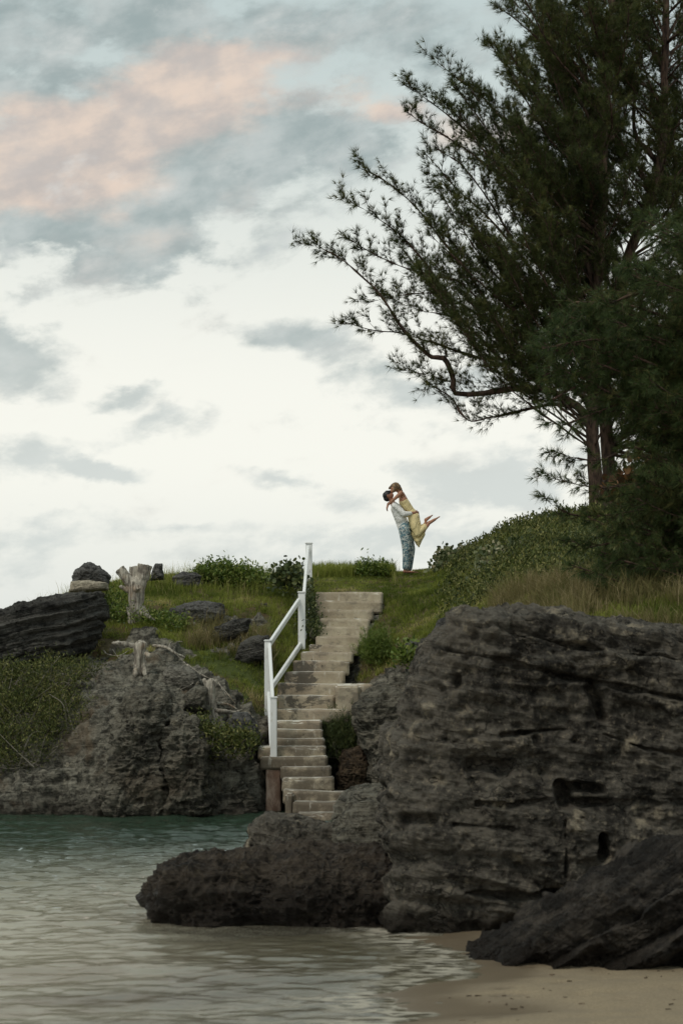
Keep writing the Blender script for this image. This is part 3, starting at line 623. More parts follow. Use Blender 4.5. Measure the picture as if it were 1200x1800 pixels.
# ================================================================== staircase
stair = thing('staircase', 'weathered concrete staircase climbing from the shore rocks to the grassy top', 'staircase')
def slab(name, x0, x1, y0, y1, z0, z1, mat, parent, seed=0, amp=.008, bev=.02, skew=0.0, seg=.06):
    nx, ny, nz = [max(2, int(abs(b-a)/seg)+1) for a, b in ((x0, x1), (y0, y1), (z0, z1))]
    bm = bmesh.new()
    bmesh.ops.create_cube(bm, size=1)
    for v in bm.verts:
        v.co = Vector(((x0+x1)/2+v.co.x*(x1-x0), (y0+y1)/2+v.co.y*(y1-y0), (z0+z1)/2+v.co.z*(z1-z0)))
    bmesh.ops.bevel(bm, geom=list(bm.edges), offset=bev, segments=2, affect='EDGES')
    for k, (a, b, n) in enumerate(((x0, x1, nx), (y0, y1, ny), (z0, z1, nz))):
        for t in np.linspace(a, b, n+1)[1:-1]:
            nn = [0, 0, 0]; nn[k] = 1; cc = [0, 0, 0]; cc[k] = t
            bmesh.ops.bisect_plane(bm, geom=list(bm.verts)+list(bm.edges)+list(bm.faces), plane_co=cc, plane_no=nn)
    co = np.array([v.co for v in bm.verts]); s = seed*13.7
    ds = np.stack([fbm(co+s, 6, 3, .6, k) for k in (1, 2, 3)], 1)*amp+np.stack([fbm(co+s, 1.5, 2, .6, k) for k in (4, 5, 6)], 1)*amp*1.6
    chip = np.clip(fbm(co+s, 4, 3, .6, 12)-.28, 0, 1)*.10
    for v, dd, q in zip(bm.verts, ds, chip):
        e = sum((abs(v.co.y-y0) < bev*1.1, abs(v.co.z-z1) < bev*1.1, abs(v.co.x-x0) < bev or abs(v.co.x-x1) < bev))
        v.co += Vector(dd)
        if e >= 2: v.co.z -= q; v.co.y += q
        v.co.z += skew*(v.co.x-x0)
    me = bpy.data.meshes.new(name); bm.to_mesh(me); bm.free()
    me.polygons.foreach_set('use_smooth', np.full(len(me.polygons), True)); me.materials.append(mat)
    o = bpy.data.objects.new(name, me); COL.objects.link(o); o.parent = parent
    return o
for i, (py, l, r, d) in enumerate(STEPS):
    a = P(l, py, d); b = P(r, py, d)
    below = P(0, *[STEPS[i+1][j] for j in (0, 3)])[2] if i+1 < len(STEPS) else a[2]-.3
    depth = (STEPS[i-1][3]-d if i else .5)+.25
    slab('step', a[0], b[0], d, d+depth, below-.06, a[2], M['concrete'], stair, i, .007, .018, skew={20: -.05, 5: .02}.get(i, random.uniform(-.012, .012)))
a = P(590, 1204, 29.98); b = P(632, 1245, 29.98); z11 = P(0, 1201, 30.2)[2]
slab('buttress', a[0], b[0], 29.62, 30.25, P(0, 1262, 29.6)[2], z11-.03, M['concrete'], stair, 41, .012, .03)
a = P(500, 1425, 26.6); b = P(516, 1390, 26.6)
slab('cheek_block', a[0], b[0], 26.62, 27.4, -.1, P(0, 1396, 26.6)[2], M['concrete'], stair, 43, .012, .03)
a = P(566, 1262, 28.9); 0 and slab('side_wall', a[0]-.3, a[0]-.02, 27.6, 29.6, .1, P(0, 1290, 28.4)[2], M['concrete'], stair, 44, .012, .03)
settle(stair, P(545, 1425, 26.6))

# ================================================================== handrail
rail = thing('handrail', 'white painted timber handrail with four capped posts along the left of the steps', 'handrail')
def beam(name, p0, p1, wdt, hgt, mat, parent, bev=.008):
    p0 = np.array(p0); p1 = np.array(p1); L = np.linalg.norm(p1-p0)
    bm = bmesh.new(); bmesh.ops.create_cube(bm, size=1)
    for v in bm.verts: v.co = Vector((v.co.x*wdt, v.co.y*hgt, v.co.z*L))
    bmesh.ops.bevel(bm, geom=list(bm.edges), offset=bev, segments=2, affect='EDGES')
    dirv = Vector((p1-p0)/L); q = dirv.to_track_quat('Z', 'Y')
    if abs(dirv.z) > .999: q = Vector((0, 0, 1)).to_track_quat('Z', 'Y')
    me = bpy.data.meshes.new(name); bm.to_mesh(me); bm.free(); me.materials.append(mat)
    o = bpy.data.objects.new(name, me); COL.objects.link(o)
    me.transform(q.to_matrix().to_4x4()); o.location = Vector((p0+p1)/2); o.parent = parent
    return o
POSTS = [(543, 957, 1072, 33.9, 11), (530.3, 1043, 1136, 31.9, 12.5), (470.5, 1128, 1264, 29.4, 11), (481, 1228, 1338, 27.95, 11.5)]
for px, t, bt, d, wd in POSTS:
    wm = wd*d/F
    po = beam('post', P(px, bt+6, d), P(px, t, d), wm, wm, M['white'], rail)
    top = P(px, t, d)
    cp = beam('cap', top+[0, 0, .004], top+[0, 0, .036], wm*1.25, wm*1.25, M['white'], po, .012); cp.location = cp.location-po.location
def prail(a, b): beam('rail', a, b, .055, .095, M['white'], rail)
prail(P(541.5, 962, 33.8), P(533, 1058, 31.98)); prail(P(545, 1048, 33.8), P(536, 1120, 31.98))
prail(P(525, 1056, 31.84), P(474.5, 1131, 29.46)); prail(P(528, 1133, 31.84), P(474.5, 1212, 29.46))
prail(P(473.5, 1134, 29.34), P(479.5, 1238, 28.04)); prail(P(472, 1219, 29.34), P(477.5, 1334, 28.04))
settle(rail, P(500, 1300, 29))
pl = body('concrete_pile', [(469, 1339), (480, 1337), (493, 1339), (494, 1380), (494, 1425), (480, 1430), (468, 1425), (468, 1380)], 27.9, .24, M['pile'], 7, (90, 60), .01, .008, .006, 0, 0, 5, .0, 4, 400,
          label='rusty brown concrete pile under the lowest handrail post', cat='pile')

# ================================================================== vegetation helpers
def blades(pos, nor, n_per, hgt, wid, lean, rng, v0=None):
    N = len(pos); pos = np.repeat(pos, n_per, 0)+rng.normal(0, 1, (N*n_per, 3))*np.array([.035, .035, .0])
    h = np.repeat(hgt, n_per)*rng.uniform(.5, 1.15, N*n_per)
    az = rng.uniform(0, 2*pi, N*n_per); ln = rng.uniform(0, lean, N*n_per)
    out = np.stack([np.cos(az), np.sin(az), az*0], 1); up = nrm(np.array([0, 0, 1.])+.25*np.repeat(nor, n_per, 0))
    m1 = pos+up*(h*.55)[:, None]+out*(ln*h*.25)[:, None]; tip = pos+up*(h*(1-.25*ln))[:, None]+out*(ln*h)[:, None]
    side = np.stack([-np.sin(az), np.cos(az), az*0], 1)*(wid*rng.uniform(.7, 1.3, N*n_per))[:, None]/2
    side = np.where(rng.random((N*n_per, 1)) < .5, side, side[:, [1, 0, 2]])
    V = np.stack([pos-side, pos+side, m1+side*.8, m1-side*.8, tip], 1).reshape(-1, 3)
    k = np.arange(N*n_per)[:, None]*5
    Fc = np.vstack([k+[0, 1, 2], k+[0, 2, 3], k+[3, 2, 4]])
    v = rng.random(N*n_per) if v0 is None else np.clip(np.repeat(v0, n_per)+rng.normal(0, .13, N*n_per), 0, 1)
    return V, Fc, np.repeat(v, 5)
def needles(pos, dr, ln, K, wid, spread, rng, droop=0.0):
    N = len(pos); d = np.repeat(dr, K, 0)+rng.normal(0, spread, (N*K, 3)); d[:, 2] -= droop; d = nrm(d)
    p = np.repeat(pos, K, 0); L = np.repeat(ln, K)*rng.uniform(.6, 1.1, N*K)
    tip = p+d*L[:, None]; tip[:, 2] -= droop*.25*L
    s = nrm(np.cross(d, rng.normal(0, 1, (N*K, 3))))*wid/2
    V = np.stack([p-s, p+s, tip], 1).reshape(-1, 3); Fc = np.arange(N*K*3).reshape(-1, 3)
    return V, Fc, np.repeat(np.clip(np.repeat(rng.random(N), K)*.6+rng.random(N*K)*.4, 0, 1), 3)
def leaves(pos, dr, ln, wd, rng, roundish=False):
    """leaf = six-sided blade folded on its midrib"""
    N = len(pos); d = nrm(dr); s = nrm(np.cross(d, rng.normal(0, 1, (N, 3)))); nn = np.cross(d, s)
    prof = [(0, 0.06), (.35, .5), (.75, .42), (1, .05)] if not roundish else [(0, .1), (.25, .5), (.75, .5), (1, .12)]
    rows = []
    for t, wv in prof:
        c = pos+d*(t*ln)[:, None]-nn*(.12*t*t*ln)[:, None]
        rows += [c-s*(wv*wd)[:, None]+nn*(.12*wv*wd)[:, None], c+s*(wv*wd)[:, None]+nn*(.12*wv*wd)[:, None]]
    V = np.stack(rows, 1).reshape(-1, 3); k = np.arange(N)[:, None]*8
    Fc = np.vstack([k+[0, 1, 3, 2], k+[2, 3, 5, 4], k+[4, 5, 7, 6]])
    return V, Fc, np.repeat(rng.random(N), 8)
def pack(name, parts, mat, parent=None, flip=False):
    V = []; Fc = []; A = []; n = 0
    for v, f, a in parts: V.append(v); Fc.append(f+n); A.append(a); n += len(v)
    return mesh(name, np.vstack(V), np.vstack(Fc), mat, parent, False, {'v': np.concatenate(A)})

# terrain sampler
FA = np.linalg.norm(np.cross(TV[TF[:, 1]]-TV[TF[:, 0]], TV[TF[:, 3]]-TV[TF[:, 0]]), axis=1)
FCN = TV[TF].mean(1); FN = np.cross(TV[TF[:, 1]]-TV[TF[:, 0]], TV[TF[:, 3]]-TV[TF[:, 0]]); FN = nrm(FN); FN *= np.sign(FN[:, 2:3]+1e-9)
fpx = tpx[TF].mean(1); fpy = tpy[TF].mean(1); fv = tv[TF].mean(1); fgr = GR[TF].mean(1)
def scatter(n, wgt, rng):
    p = FA*wgt; c = np.cumsum(p); k = np.searchsorted(c, rng.random(n)*c[-1]); 
    q = TV[TF[k]]; u, v = rng.random((2, n, 1))
    pos = q[:, 0]*(1-u)*(1-v)+q[:, 1]*u*(1-v)+q[:, 2]*u*v+q[:, 3]*(1-u)*v
    return pos, FN[k], fpx[k], fpy[k]
def ground_at(px, d):
    """ground height below photo column px at distance d"""
    i = int(np.argmin(np.abs(gx-px))); col = TV.reshape(len(gx), len(gv), 3)[i]; o = np.argsort(col[:, 1])
    z = np.interp(d, col[o, 1], col[o, 2]); return np.array([(px-600)*d/F, d, z])

# ------------------------------------------------------------------ grass
base_w = np.clip(fgr-.25, 0, 1)*(fv < 9.3)*(fpx > -90)*(fpx < 1290)
rg = np.random.default_rng(5)
bare = 1-.85*(fpx < 475)*smooth(fbm(FCN, 1.3, 4, .6, 97), -.05, .28)*smooth(fpy, 1030, 1080)
base_w = base_w*bare
pos, nr, gpx, gpy = scatter(46000, base_w, rg)
path = (gpx > 548) & (gpx < 700) & (pos[:, 1] > 33.3) & (gpx < 560+ (pos[:, 1]-33)*60)
patch = fbm(pos, .7, 3, .55, 61)
h = .105+.09*patch+.04*rg.random(len(pos)); h = np.where(path, .05, h)
h = np.where((gpx > 690) & (gpx < 770) & (pos[:, 1] > 34.5), .06, h)
hue = .40+1.0*fbm(pos, 1.1, 4, .6, 71); hue = np.where(path, hue-.1, hue)
parts = [blades(pos, nr, 9, np.clip(h, .04, .4), .009, .9, rg, hue)]
pos, nr, gpx, gpy = scatter(2600, base_w*(fpx < 700)*(fv > 7.2), rg)      # taller seed heads along the ridge
ok = ~((gpx > 545) & (gpx < 690)); pos, nr = pos[ok], nr[ok]
parts.append(blades(pos, nr, 3, .22+.22*rg.random(len(pos)), .006, .5, rg, .5+.4*rg.random(len(pos))))
pos, nr, gpx, gpy = scatter(1500, base_w*(fpx > 545)*(fpx < 690)*(fv > 7.8)*(fv < 8.6), rg)   # lush bank behind the top step
parts.append(blades(pos, nr, 10, .22+.14*rg.random(len(pos)), .010, .6, rg, .35+.2*rg.random(len(pos))))
tag(pack('grass', parts, M['grass']), 'tufted green and straw grass covering the headland slopes', 'grass', None, 'stuff')
dp_ = smooth(fbm(FCN, .8, 3, .6, 91), -.15, .25)
pos, nr, gpx, gpy = scatter(2600, base_w*dp_*(((fpx > 860) & (fv < 5.2) & (fv > 2))*1.0+((fpx > 330) & (fpx < 480) & (fv > 4) & (fv < 6.5))*.9), rg)
parts = [blades(pos, nr, 8, .25+.25*rg.random(len(pos)), .009, 1.1, rg, .3+.5*rg.random(len(pos)))]
tag(pack('dry_grass', parts, M['drygrass']), 'dry straw coloured grass in drifts on the slope', 'dry grass', None, 'stuff')
pos, nr, gpx, gpy = scatter(5600, base_w*(fpx > 765)*(fv > 5.3)*smooth(fpx, 765, 800)*(fpx < 1290)*(.15+smooth(fbm(FCN, 1.1, 3, .6, 95), -.25, .2)), rg)   # ground cover on the mound
k = 14; hh_ = .16+.22*fbm(pos, 1.6, 3, .6, 83); pp = np.repeat(pos, k, 0)+rg.normal(0, .06, (len(pos)*k, 3)); pp[:, 2] += rg.uniform(.0, 1, len(pp))*np.repeat(np.clip(hh_, .03, .4), k)
dd = rg.normal(0, .6, pp.shape)+[0, 0, .8]
tag(pack('ground_cover', [leaves(pp, dd, rg.uniform(.04, .09, len(pp)), rg.uniform(.018, .035, len(pp)), rg)], M['leaf_left']), 'leafy green creeper covering the mound to the right of the couple', 'ground cover', None, 'stuff')

# ------------------------------------------------------------------ shrubs
def shrub(name, label, centres, n, ls, mat, stems=12, rise=.5, seed=0, group=None, upright=.6, rnd=False, needle=False, shell=.5, cat='shrub', twig=None, rough=.28, narrow=1.0):
    """centres: (x,y,z,rx,ry,rz) lobes in metres"""
    r = np.random.default_rng(seed); root = thing(name, label, cat, group); C = np.array(centres)
    wgt = C[:, 3]*C[:, 5]*C[:, 4]; k = r.choice(len(C), n, p=wgt/wgt.sum())
    u = nrm(r.normal(0, 1, (n, 3))); rad = np.minimum(1.3, 1)*(shell+(1-shell)*r.random(n))**.6*(1+rough*fbm(C[k, :3]+u*1.3, 2.2, 3, .6, seed)+.10*np.clip(r.normal(0, 1, n), -2, 1.2))
    p = C[k, :3]+u*C[k, 3:6]*rad[:, None]
    # clumps: leaves gathered around twig ends
    m = n//7; cen = p[:m]; idx = r.integers(0, m, n); p = np.where(r.random((n, 1)) < .75, cen[idx]+r.normal(0, .05+ls*.7, (n, 3)), p)
    d = nrm(u+[0, 0, upright]+r.normal(0, .5, (n, 3)))
    if needle: part = needles(p, d, r.uniform(ls*.8, ls*1.5, n), 7, .006, .35, r)
    else: part = leaves(p, d, r.uniform(.7, 1.3, n)*ls, r.uniform(.35, .5, n)*ls*(2.0 if rnd else 1)*narrow, r, rnd)
    pack('foliage', [part], mat, root)
    t = Tubes(); one = stems > 8; b0 = C[:, :3].mean(0); zb = (C[:, 2]-C[:, 5]).min()
    for i in range(stems):
        c = C[r.integers(len(C))]; s0 = np.array([c[0]+r.normal(0, c[3]*.35), c[1]+r.normal(0, c[4]*.3), c[2]-c[5]*.9])
        e = c[:3]+nrm(r.normal(0, 1, 3)+[0, -.4, .4])*c[3:6]*r.uniform(.7, 1.05)
        mm = (s0+e)/2+r.normal(0, .08, 3)
        cv = curve([s0, mm, e]); t.add(cv, np.linspace(.014, .004, len(cv)), 5)
        if not one: t.build('stem', M[twig or 'twig'], root); t = Tubes()
    if one: t.build('twigs', M[twig or 'twig'], root)
    return settle(root, (b0[0], b0[1], zb))
def lobes(specs):
    out = []
    for px, py, d, rx, rz, ry in specs:
        p = P(px, py, d); out.append((*p, rx*d/F, ry, rz*d/F))
    return out
shrub('coastal_shrub', 'large green shrub spilling down the cliff at left edge', lobes([(20, 1200, 28.9, 70, 40, .6), (100, 1190, 28.7, 55, 40, .5), (40, 1260, 28.3, 80, 50, .5), (110, 1250, 28.2, 45, 40, .4), (-50, 1250, 28.4, 70, 60, .5), (30, 1310, 27.9, 75, 40, .4), (-60, 1320, 28.0, 60, 40, .4), (150, 1180, 29.2, 30, 22, .4)]), 30000, .055, M['leaf_left'], 150, seed=21, rough=.55, narrow=.55)
shrub('coastal_shrub', 'bright green rounded bush on the skyline left of the handrail', lobes([(385, 1012, 35, 38, 20, .5), (420, 1014, 35.2, 40, 16, .5), (360, 1010, 35, 22, 12, .4), (450, 1024, 35, 22, 10, .4)]), 7000, .07, M['leaf'], 12, seed=22)
shrub('coastal_shrub', 'dark leafy sprigs on the skyline touching the top handrail post', lobes([(512, 1008, 34.2, 20, 9, .3), (492, 1016, 34, 14, 7, .3), (528, 1024, 33.8, 10, 12, .3), (522, 1000, 34.2, 9, 6, .2)]), 700, .085, M['leaf_dark'], 14, seed=23, shell=.2, rnd=True)
shrub('coastal_shrub', 'low light green bush around the foot of the tall stump', lobes([(262, 1092, 31.9, 34, 16, .4), (300, 1100, 31.6, 30, 14, .4), (222, 1080, 32.1, 28, 16, .4), (200, 1060, 32.6, 16, 20, .3)]), 5200, .06, M['leaf'], 14, seed=24)
shrub('coastal_shrub', 'glossy green shrub on the rock below the orange-tinged stump', lobes([(345, 1282, 27.4, 26, 24, .3), (385, 1300, 27.3, 34, 24, .3), (425, 1304, 27.4, 26, 20, .3)]), 3600, .060, M['leaf_left'], 40, seed=25, shell=.3, rough=.5)
shrub('coastal_shrub', 'dark wispy bush in the hollow right of the lower steps', lobes([(598, 1288, 29.6, 24, 26, .35), (590, 1310, 29.4, 20, 24, .3), (612, 1300, 29.8, 14, 26, .3)]), 2200, .12, M['leaf_dark'], 16, seed=26, needle=True, upright=1.0)
shrub('coastal_shrub', 'grey green succulent clump at the crest beside the couple', lobes([(795, 985, 36.6, 22, 9, .4), (820, 990, 36, 26, 10, .4), (780, 998, 36.4, 14, 6, .3), (845, 1000, 35, 26, 10, .4)]), 3400, .085, M['leaf_succ'], 6, seed=27, rnd=True, upright=1.2)
shrub('coastal_shrub', 'pale flecked succulent clump halfway up the green mound', lobes([(880, 985, 32.5, 26, 12, .4), (915, 972, 32.6, 22, 10, .4), (860, 1004, 32.2, 18, 8, .3)]), 1800, .08, M['leaf_succ'], 4, seed=28, rnd=True, upright=1.2)
shrub('coastal_shrub', 'small round green tuft on the slope right of the steps', lobes([(662, 1140, 31.3, 17, 17, .25)]), 2400, .10, M['leaf'], 4, seed=29, needle=True, upright=1.2)
shrub('coastal_shrub', 'bright green weed at the slope edge by the huge boulder', lobes([(716, 1152, 30, 15, 8, .2)]), 400, .10, M['leaf'], 3, seed=30)
shrub('coastal_shrub', 'yellow green weeds on the bank behind the top step', lobes([(645, 1002, 36.8, 20, 9, .3), (668, 1004, 36.8, 14, 7, .3)]), 900, .08, M['leaf'], 5, seed=31)
shrub('coastal_shrub', 'leafy weeds growing over the left ends of the upper steps', lobes([(541, 1082, 32.6, 13, 30, .25), (548, 1108, 32.1, 12, 14, .25), (538, 1048, 33.2, 10, 22, .25)]), 2200, .06, M['leaf_dark'], 8, seed=32)
shrub('undergrowth_shrub', 'dark tangled undergrowth on the slope below the pines at right', lobes([(1080, 985, 27.5, 60, 26, .7), (1150, 980, 26.5, 70, 34, .7), (1230, 985, 25.5, 80, 40, .7), (1040, 958, 30.0, 40, 22, .6), (1120, 1015, 24.5, 50, 20, .5), (1200, 1030, 23.5, 60, 22, .5), (1150, 930, 29, 80, 30, .7)]), 20000, .075, M['leaf_dark'], 90, seed=41, rough=.6, narrow=.6, cat='shrub')
shrub('seagrape_bush', 'seagrape bush with round rusty red leaves behind the pine trunks', lobes([(1110, 850, 34.5, 34, 22, .6), (1165, 850, 34.5, 45, 26, .6), (1230, 840, 34.5, 40, 34, .6), (1120, 885, 34.3, 60, 24, .6), (1190, 890, 34.2, 60, 24, .6)]), 3600, .13, M['leaf_red'], 20, seed=33, rnd=True, shell=.2, cat='bush')

def d_at(px, py):
    k = np.hypot(600+TV[:, 0]*F/TV[:, 1]-px, YH-(TV[:, 2]-CH)*F/TV[:, 1]-py) < 5
    return TV[k, 1].min()
# ------------------------------------------------------------------ dead wood
def wood_disp(a=.02, sc=5):
    return lambda co: a*fbm(co, (sc*3.6, sc*3.6, sc*.5), 4, .6, 3)+a*.5*fbm(co, 2*sc, 3, .6, 8)
def stump(label, segs, d, vox=.014, amp=.022, hollow=None, mat='dead'):
    d = d_at(segs[0][0], segs[0][1]-6)-.12
    caps = [(P(x0, y0, d+dy0), r0*d/F, P(x1, y1, d+dy1), r1*d/F) for x0, y0, r0, dy0, x1, y1, r1, dy1 in segs]
    o = remesh('dead_stump', caps, vox, M[mat], None, 1, wood_disp(amp))
    b = P(segs[0][0], segs[0][1], d); o.data.transform(__import__('mathutils').Matrix.Translation(-Vector(b))); o.location = Vector(b)
    return tag(o, label, 'stump')
stump('tall bleached stump with three sawn arms standing on the ridge', [(241, 1092, 12, 0, 240, 1050, 14, 0), (240, 1055, 14.5, 0, 239, 1028, 15, 0), (233, 1030, 10, 0, 220, 1012, 8.5, -.05), (221, 1014, 8.5, -.05, 210, 1000, -9.5, -.05),
       (239, 1026, 9, .03, 236, 996, -8.5, .05), (246, 1030, 11, 0, 252, 1012, 11, 0), (252, 1014, 12, 0, 256, 993, -12.5, 0), (249, 1070, 8, 0, 262, 1086, 5, -.1), (252, 1080, 5, -.1, 272, 1090, 3, -.2), (229, 1070, 7, 0, 231, 1094, 5, -.1), (240, 1036, 6, -.22, 243, 1031, -5, -.30), (226, 1038, 5, -.05, 213, 1031, 3.0, -.1)], 32.4, .011, .02)
stump('short hollow stump with one side branch on the rocky slope', [(245, 1182, 9, 0, 246, 1140, 10, 0), (246, 1140, 10.5, 0, 248, 1135, 10.5, 0), (240, 1136, 4.2, 0, 216, 1131, 4, -.05), (216, 1131, 4, -.05, 200, 1130, 3.2, -.1), (240, 1165, 5, 0, 238, 1186, 4, -.15), (252, 1165, 5, 0, 256, 1186, 4, -.1), (258, 1150, 4, -.1, 262, 1152, 4.5, -.12)], 30.2, .012)
stump('rotten orange-tinged stump split at the base near the handrail', [(371, 1240, 8, 0, 370, 1212, 9, 0), (370, 1212, 9, 0, 372, 1200, 8, 0), (364, 1206, 5, 0, 360, 1195, 3.5, 0), (376, 1204, 5, 0, 380, 1196, 3, 0), (364, 1238, 5, 0, 360, 1268, 4, -.1), (376, 1238, 5.5, 0, 380, 1266, 4.5, -.1), (372, 1242, 4, 0, 370, 1264, 3, -.05)], 28.6, .012, .028)
def deadbranch(label, paths):
    t = Tubes()
    for pts, r0, r1 in paths:
        cv = curve([P(q[0], q[1], d_at(q[0], q[1])-.06) for q in pts]); t.add(cv, np.linspace(r0, r1, len(cv)), 7)
    tag(t.build('dead_branch', M['dead'], None, .012, 9), label, 'branch')
deadbranch('bleached forked branch lying right of the short stump', [([(270, 1135, 30), (292, 1138, 29.9), (308, 1148, 29.7), (325, 1156, 29.5)], .035, .018), ([(296, 1140, 29.9), (302, 1128, 29.8), (322, 1128, 29.9)], .012, .005), ([(308, 1148, 29.7), (330, 1170, 29.3), (345, 1180, 29.2)], .010, .005)])
deadbranch('thin dead twigs tangled left of the short stump', [([(182, 1143, 30), (190, 1150, 29.8), (210, 1152, 29.7), (228, 1143, 29.8)], .012, .006), ([(198, 1142, 29.8), (204, 1150, 29.7), (210, 1158, 29.6)], .012, .005)])
deadbranch('grey driftwood splinter over the rounded rock by the handrail', [([(434, 1256, 27.85), (444, 1266, 27.8), (450, 1280, 27.75), (457, 1290, 27.8)], .045, .01)])
deadbranch('brown broken branch at the foot of the orange-tinged stump', [([(378, 1248, 28.3), (395, 1250, 28.1), (412, 1252, 28.1), (425, 1248, 28.2)], .04, .02), ([(380, 1236, 28.4), (400, 1238, 28.4), (416, 1246, 28.3)], .03, .012)])
deadbranch('fine dead twigs bending right of the orange-tinged stump', [([(382, 1195, 28.7), (390, 1210, 28.5), (398, 1222, 28.4)], .008, .004), ([(330, 1168, 29.4), (355, 1186, 28.9), (382, 1200, 28.7), (402, 1222, 28.5), (415, 1238, 28.4)], .010, .004), ([(356, 1178, 29), (340, 1200, 28.7), (318, 1212, 28.5)], .009, .005)])

# ================================================================== casuarina trees
def tree(label, trunks, limbs, autos, seed, K=17, nl=.20, nw=.0085, twig_sp=.12, mat='needles', droop=0.0, Lmax=.95, tsp=.12, side=.6, upb=.35, nspread=.42, fullx=None, tuftk=None):
    r = np.random.default_rng(seed); root = thing('casuarina_tree', label, 'tree')
    tb = Tubes(); tb2 = Tubes(); TP = []; TD = []; TL = []
    for pts, r0, r1 in trunks:
        cv = curve(pts, n=40); cv = cv+.02*np.stack([fbm(cv, 1.5, 2, .5, k) for k in (1, 2, 3)], 1)
        tb.add(cv, np.linspace(r0, r1, len(cv)), 12)
    alll = [(np.asarray(p), a, .1) for p, a in limbs]+autos
    for pts, r0, start in alll:
        cv = curve(pts, n=30); m = len(cv)
        cv[1:] += .045*np.stack([fbm(cv[1:], 1.1, 3, .5, seed+k) for k in (1, 2, 3)], 1)
        tb.add(cv, r0*.72*(1-np.linspace(0, 1, m)**.8)+.006, 7)
        seg = np.linalg.norm(np.diff(cv, axis=0), axis=1); cum = np.r_[0, np.cumsum(seg)]; L = cum[-1]
        s = L*start
        while s < L:
            f = s/L; j = min(np.searchsorted(cum, s), m-1); j = max(j, 1)
            base = cv[j-1]+(cv[j]-cv[j-1])*((s-cum[j-1])/max(seg[j-1], 1e-6)); Tn = nrm(cv[j]-cv[j-1])
            per = nrm(np.cross(Tn, r.normal(0, 1, 3))); a = r.uniform(.35, .95)
            dv = nrm(Tn*cos(a)+per*sin(a)+np.array([0, 0, upb])*r.uniform(.2, 1.2)-np.array([0, 0, droop]))
            ln = Lmax*(1-.55*f)*r.uniform(.35, 1.0)
            q = [base, base+dv*ln*.5, base+nrm(dv+np.array([0, 0, .22-droop]))*ln]
            subs = [(np.array(q), ln)]
            for _ in range(r.integers(2, 5)):
                t0 = r.uniform(.25, .8); b2 = q[0]+(q[2]-q[0])*t0; p2 = nrm(np.cross(dv, r.normal(0, 1, 3)))
                d2 = nrm(dv*.8+p2*.65+np.array([0, 0, .2-droop])); l2 = ln*r.uniform(.3, .6)
                subs.append((np.array([b2, b2+d2*l2*.5, b2+nrm(d2+[0, 0, .12-droop*.8])*l2]), l2))
            for si, (qq, l) in enumerate(subs):
                tb2.add(qq, [.0075 if si == 0 else .0045, .005 if si == 0 else .0035, .0025], 4)
                nt_ = max(2, int(l/tsp)); tt = np.linspace(.22, 1, nt_)[:, None]
                TP.append(qq[0]+(qq[2]-qq[0])*tt); TD.append(np.repeat((nrm(qq[2]-qq[0]))[None], nt_, 0)+r.normal(0, side, (nt_, 3))); TL.append(nl*r.uniform(.65, 1.15, nt_))
            s += twig_sp*r.uniform(.5, 1.5)
        e = cv[-1]; TP.append(np.repeat(e[None], 4, 0)); TD.append(np.repeat(nrm(cv[-1]-cv[-3])[None], 4, 0)+r.normal(0, .3, (4, 3))); TL.append(np.full(4, nl))
    tb.build('trunk', M['bark'], root, .02, 5); tb2.build('twigs', M['bark'], root)
    TP = np.vstack(TP); TD = nrm(np.vstack(TD)); TL = np.concatenate(TL)
    pack('crown', [needles(TP, TD, TL, K, nw, nspread, r, droop)], M[mat], root)
    print('tree', len(TP), 'tufts')
    return root
def Lb(pts, d0, d1): 
    n = len(pts); return np.array([P(x, y, d0+(d1-d0)*i/(n-1)) for i, (x, y) in enumerate(pts)])
from math import hypot
def inpoly(x, y, poly):
    c = False; j = len(poly)-1
    for i in range(len(poly)):
        xi, yi = poly[i]; xj, yj = poly[j]
        if (yi > y) != (yj > y) and x < (xj-xi)*(y-yi)/(yj-yi)+xi: c = not c
        j = i
    return c
def auto_limbs(n, poly, trunk, d0, dr, seed, r0=(.02, .05), lift=1.0, mn=120):
    """extra limbs that leave a trunk and end somewhere inside the crown"""
    r = random.Random(seed); xs = [p[0] for p in poly]; ys = [p[1] for p in poly]; out = []
    tr = np.array(trunk, float); k = 0
    while len(out) < n and k < 20000:
        k += 1; x, y = r.uniform(min(xs), max(xs)), r.uniform(min(ys), max(ys))
        if not inpoly(x, y, poly): continue
        dd = r.uniform(-dr, dr); hd = abs(x-np.interp(y, tr[::-1, 1], tr[::-1, 0]))
        ys_ = y+lift*(hd*.55+r.uniform(40, 160)); ys_ = min(ys_, tr[0, 1]-140); xs_ = np.interp(ys_, tr[::-1, 1], tr[::-1, 0])
        if ys_ < y+20: ys_ = y+20
        p0 = P(xs_, ys_, d0); p3 = P(x, y, d0+dd); mid = (p0+p3)/2; mid = mid+np.array([r.uniform(-.2, .2), r.uniform(-.2, .2), -.08*np.linalg.norm(p3-p0)])
        if np.linalg.norm(p3-p0)*F/d0 < mn*.5: continue
        out.append((np.array([p0, mid, p3]), r.uniform(*r0), .28))
    return out
DA = 36.0
trA = [(1046, 930), (1047, 860), (1042, 800), (1040, 740), (1042, 640), (1048, 520), (1058, 380), (1062, 240), (1070, 80), (1085, -120)]
polyA = [(680, 400), (720, 335), (746, 290), (742, 264), (778, 250), (722, 206), (716, 156), (766, 110), (840, 132), (856, 82), (885, 60), (880, 0), (890, -110), (1120, -110), (1120, 660), (960, 640), (880, 590), (790, 530), (710, 460)]
trunksA = [(Lb(trA, DA, DA), .17, .05)]
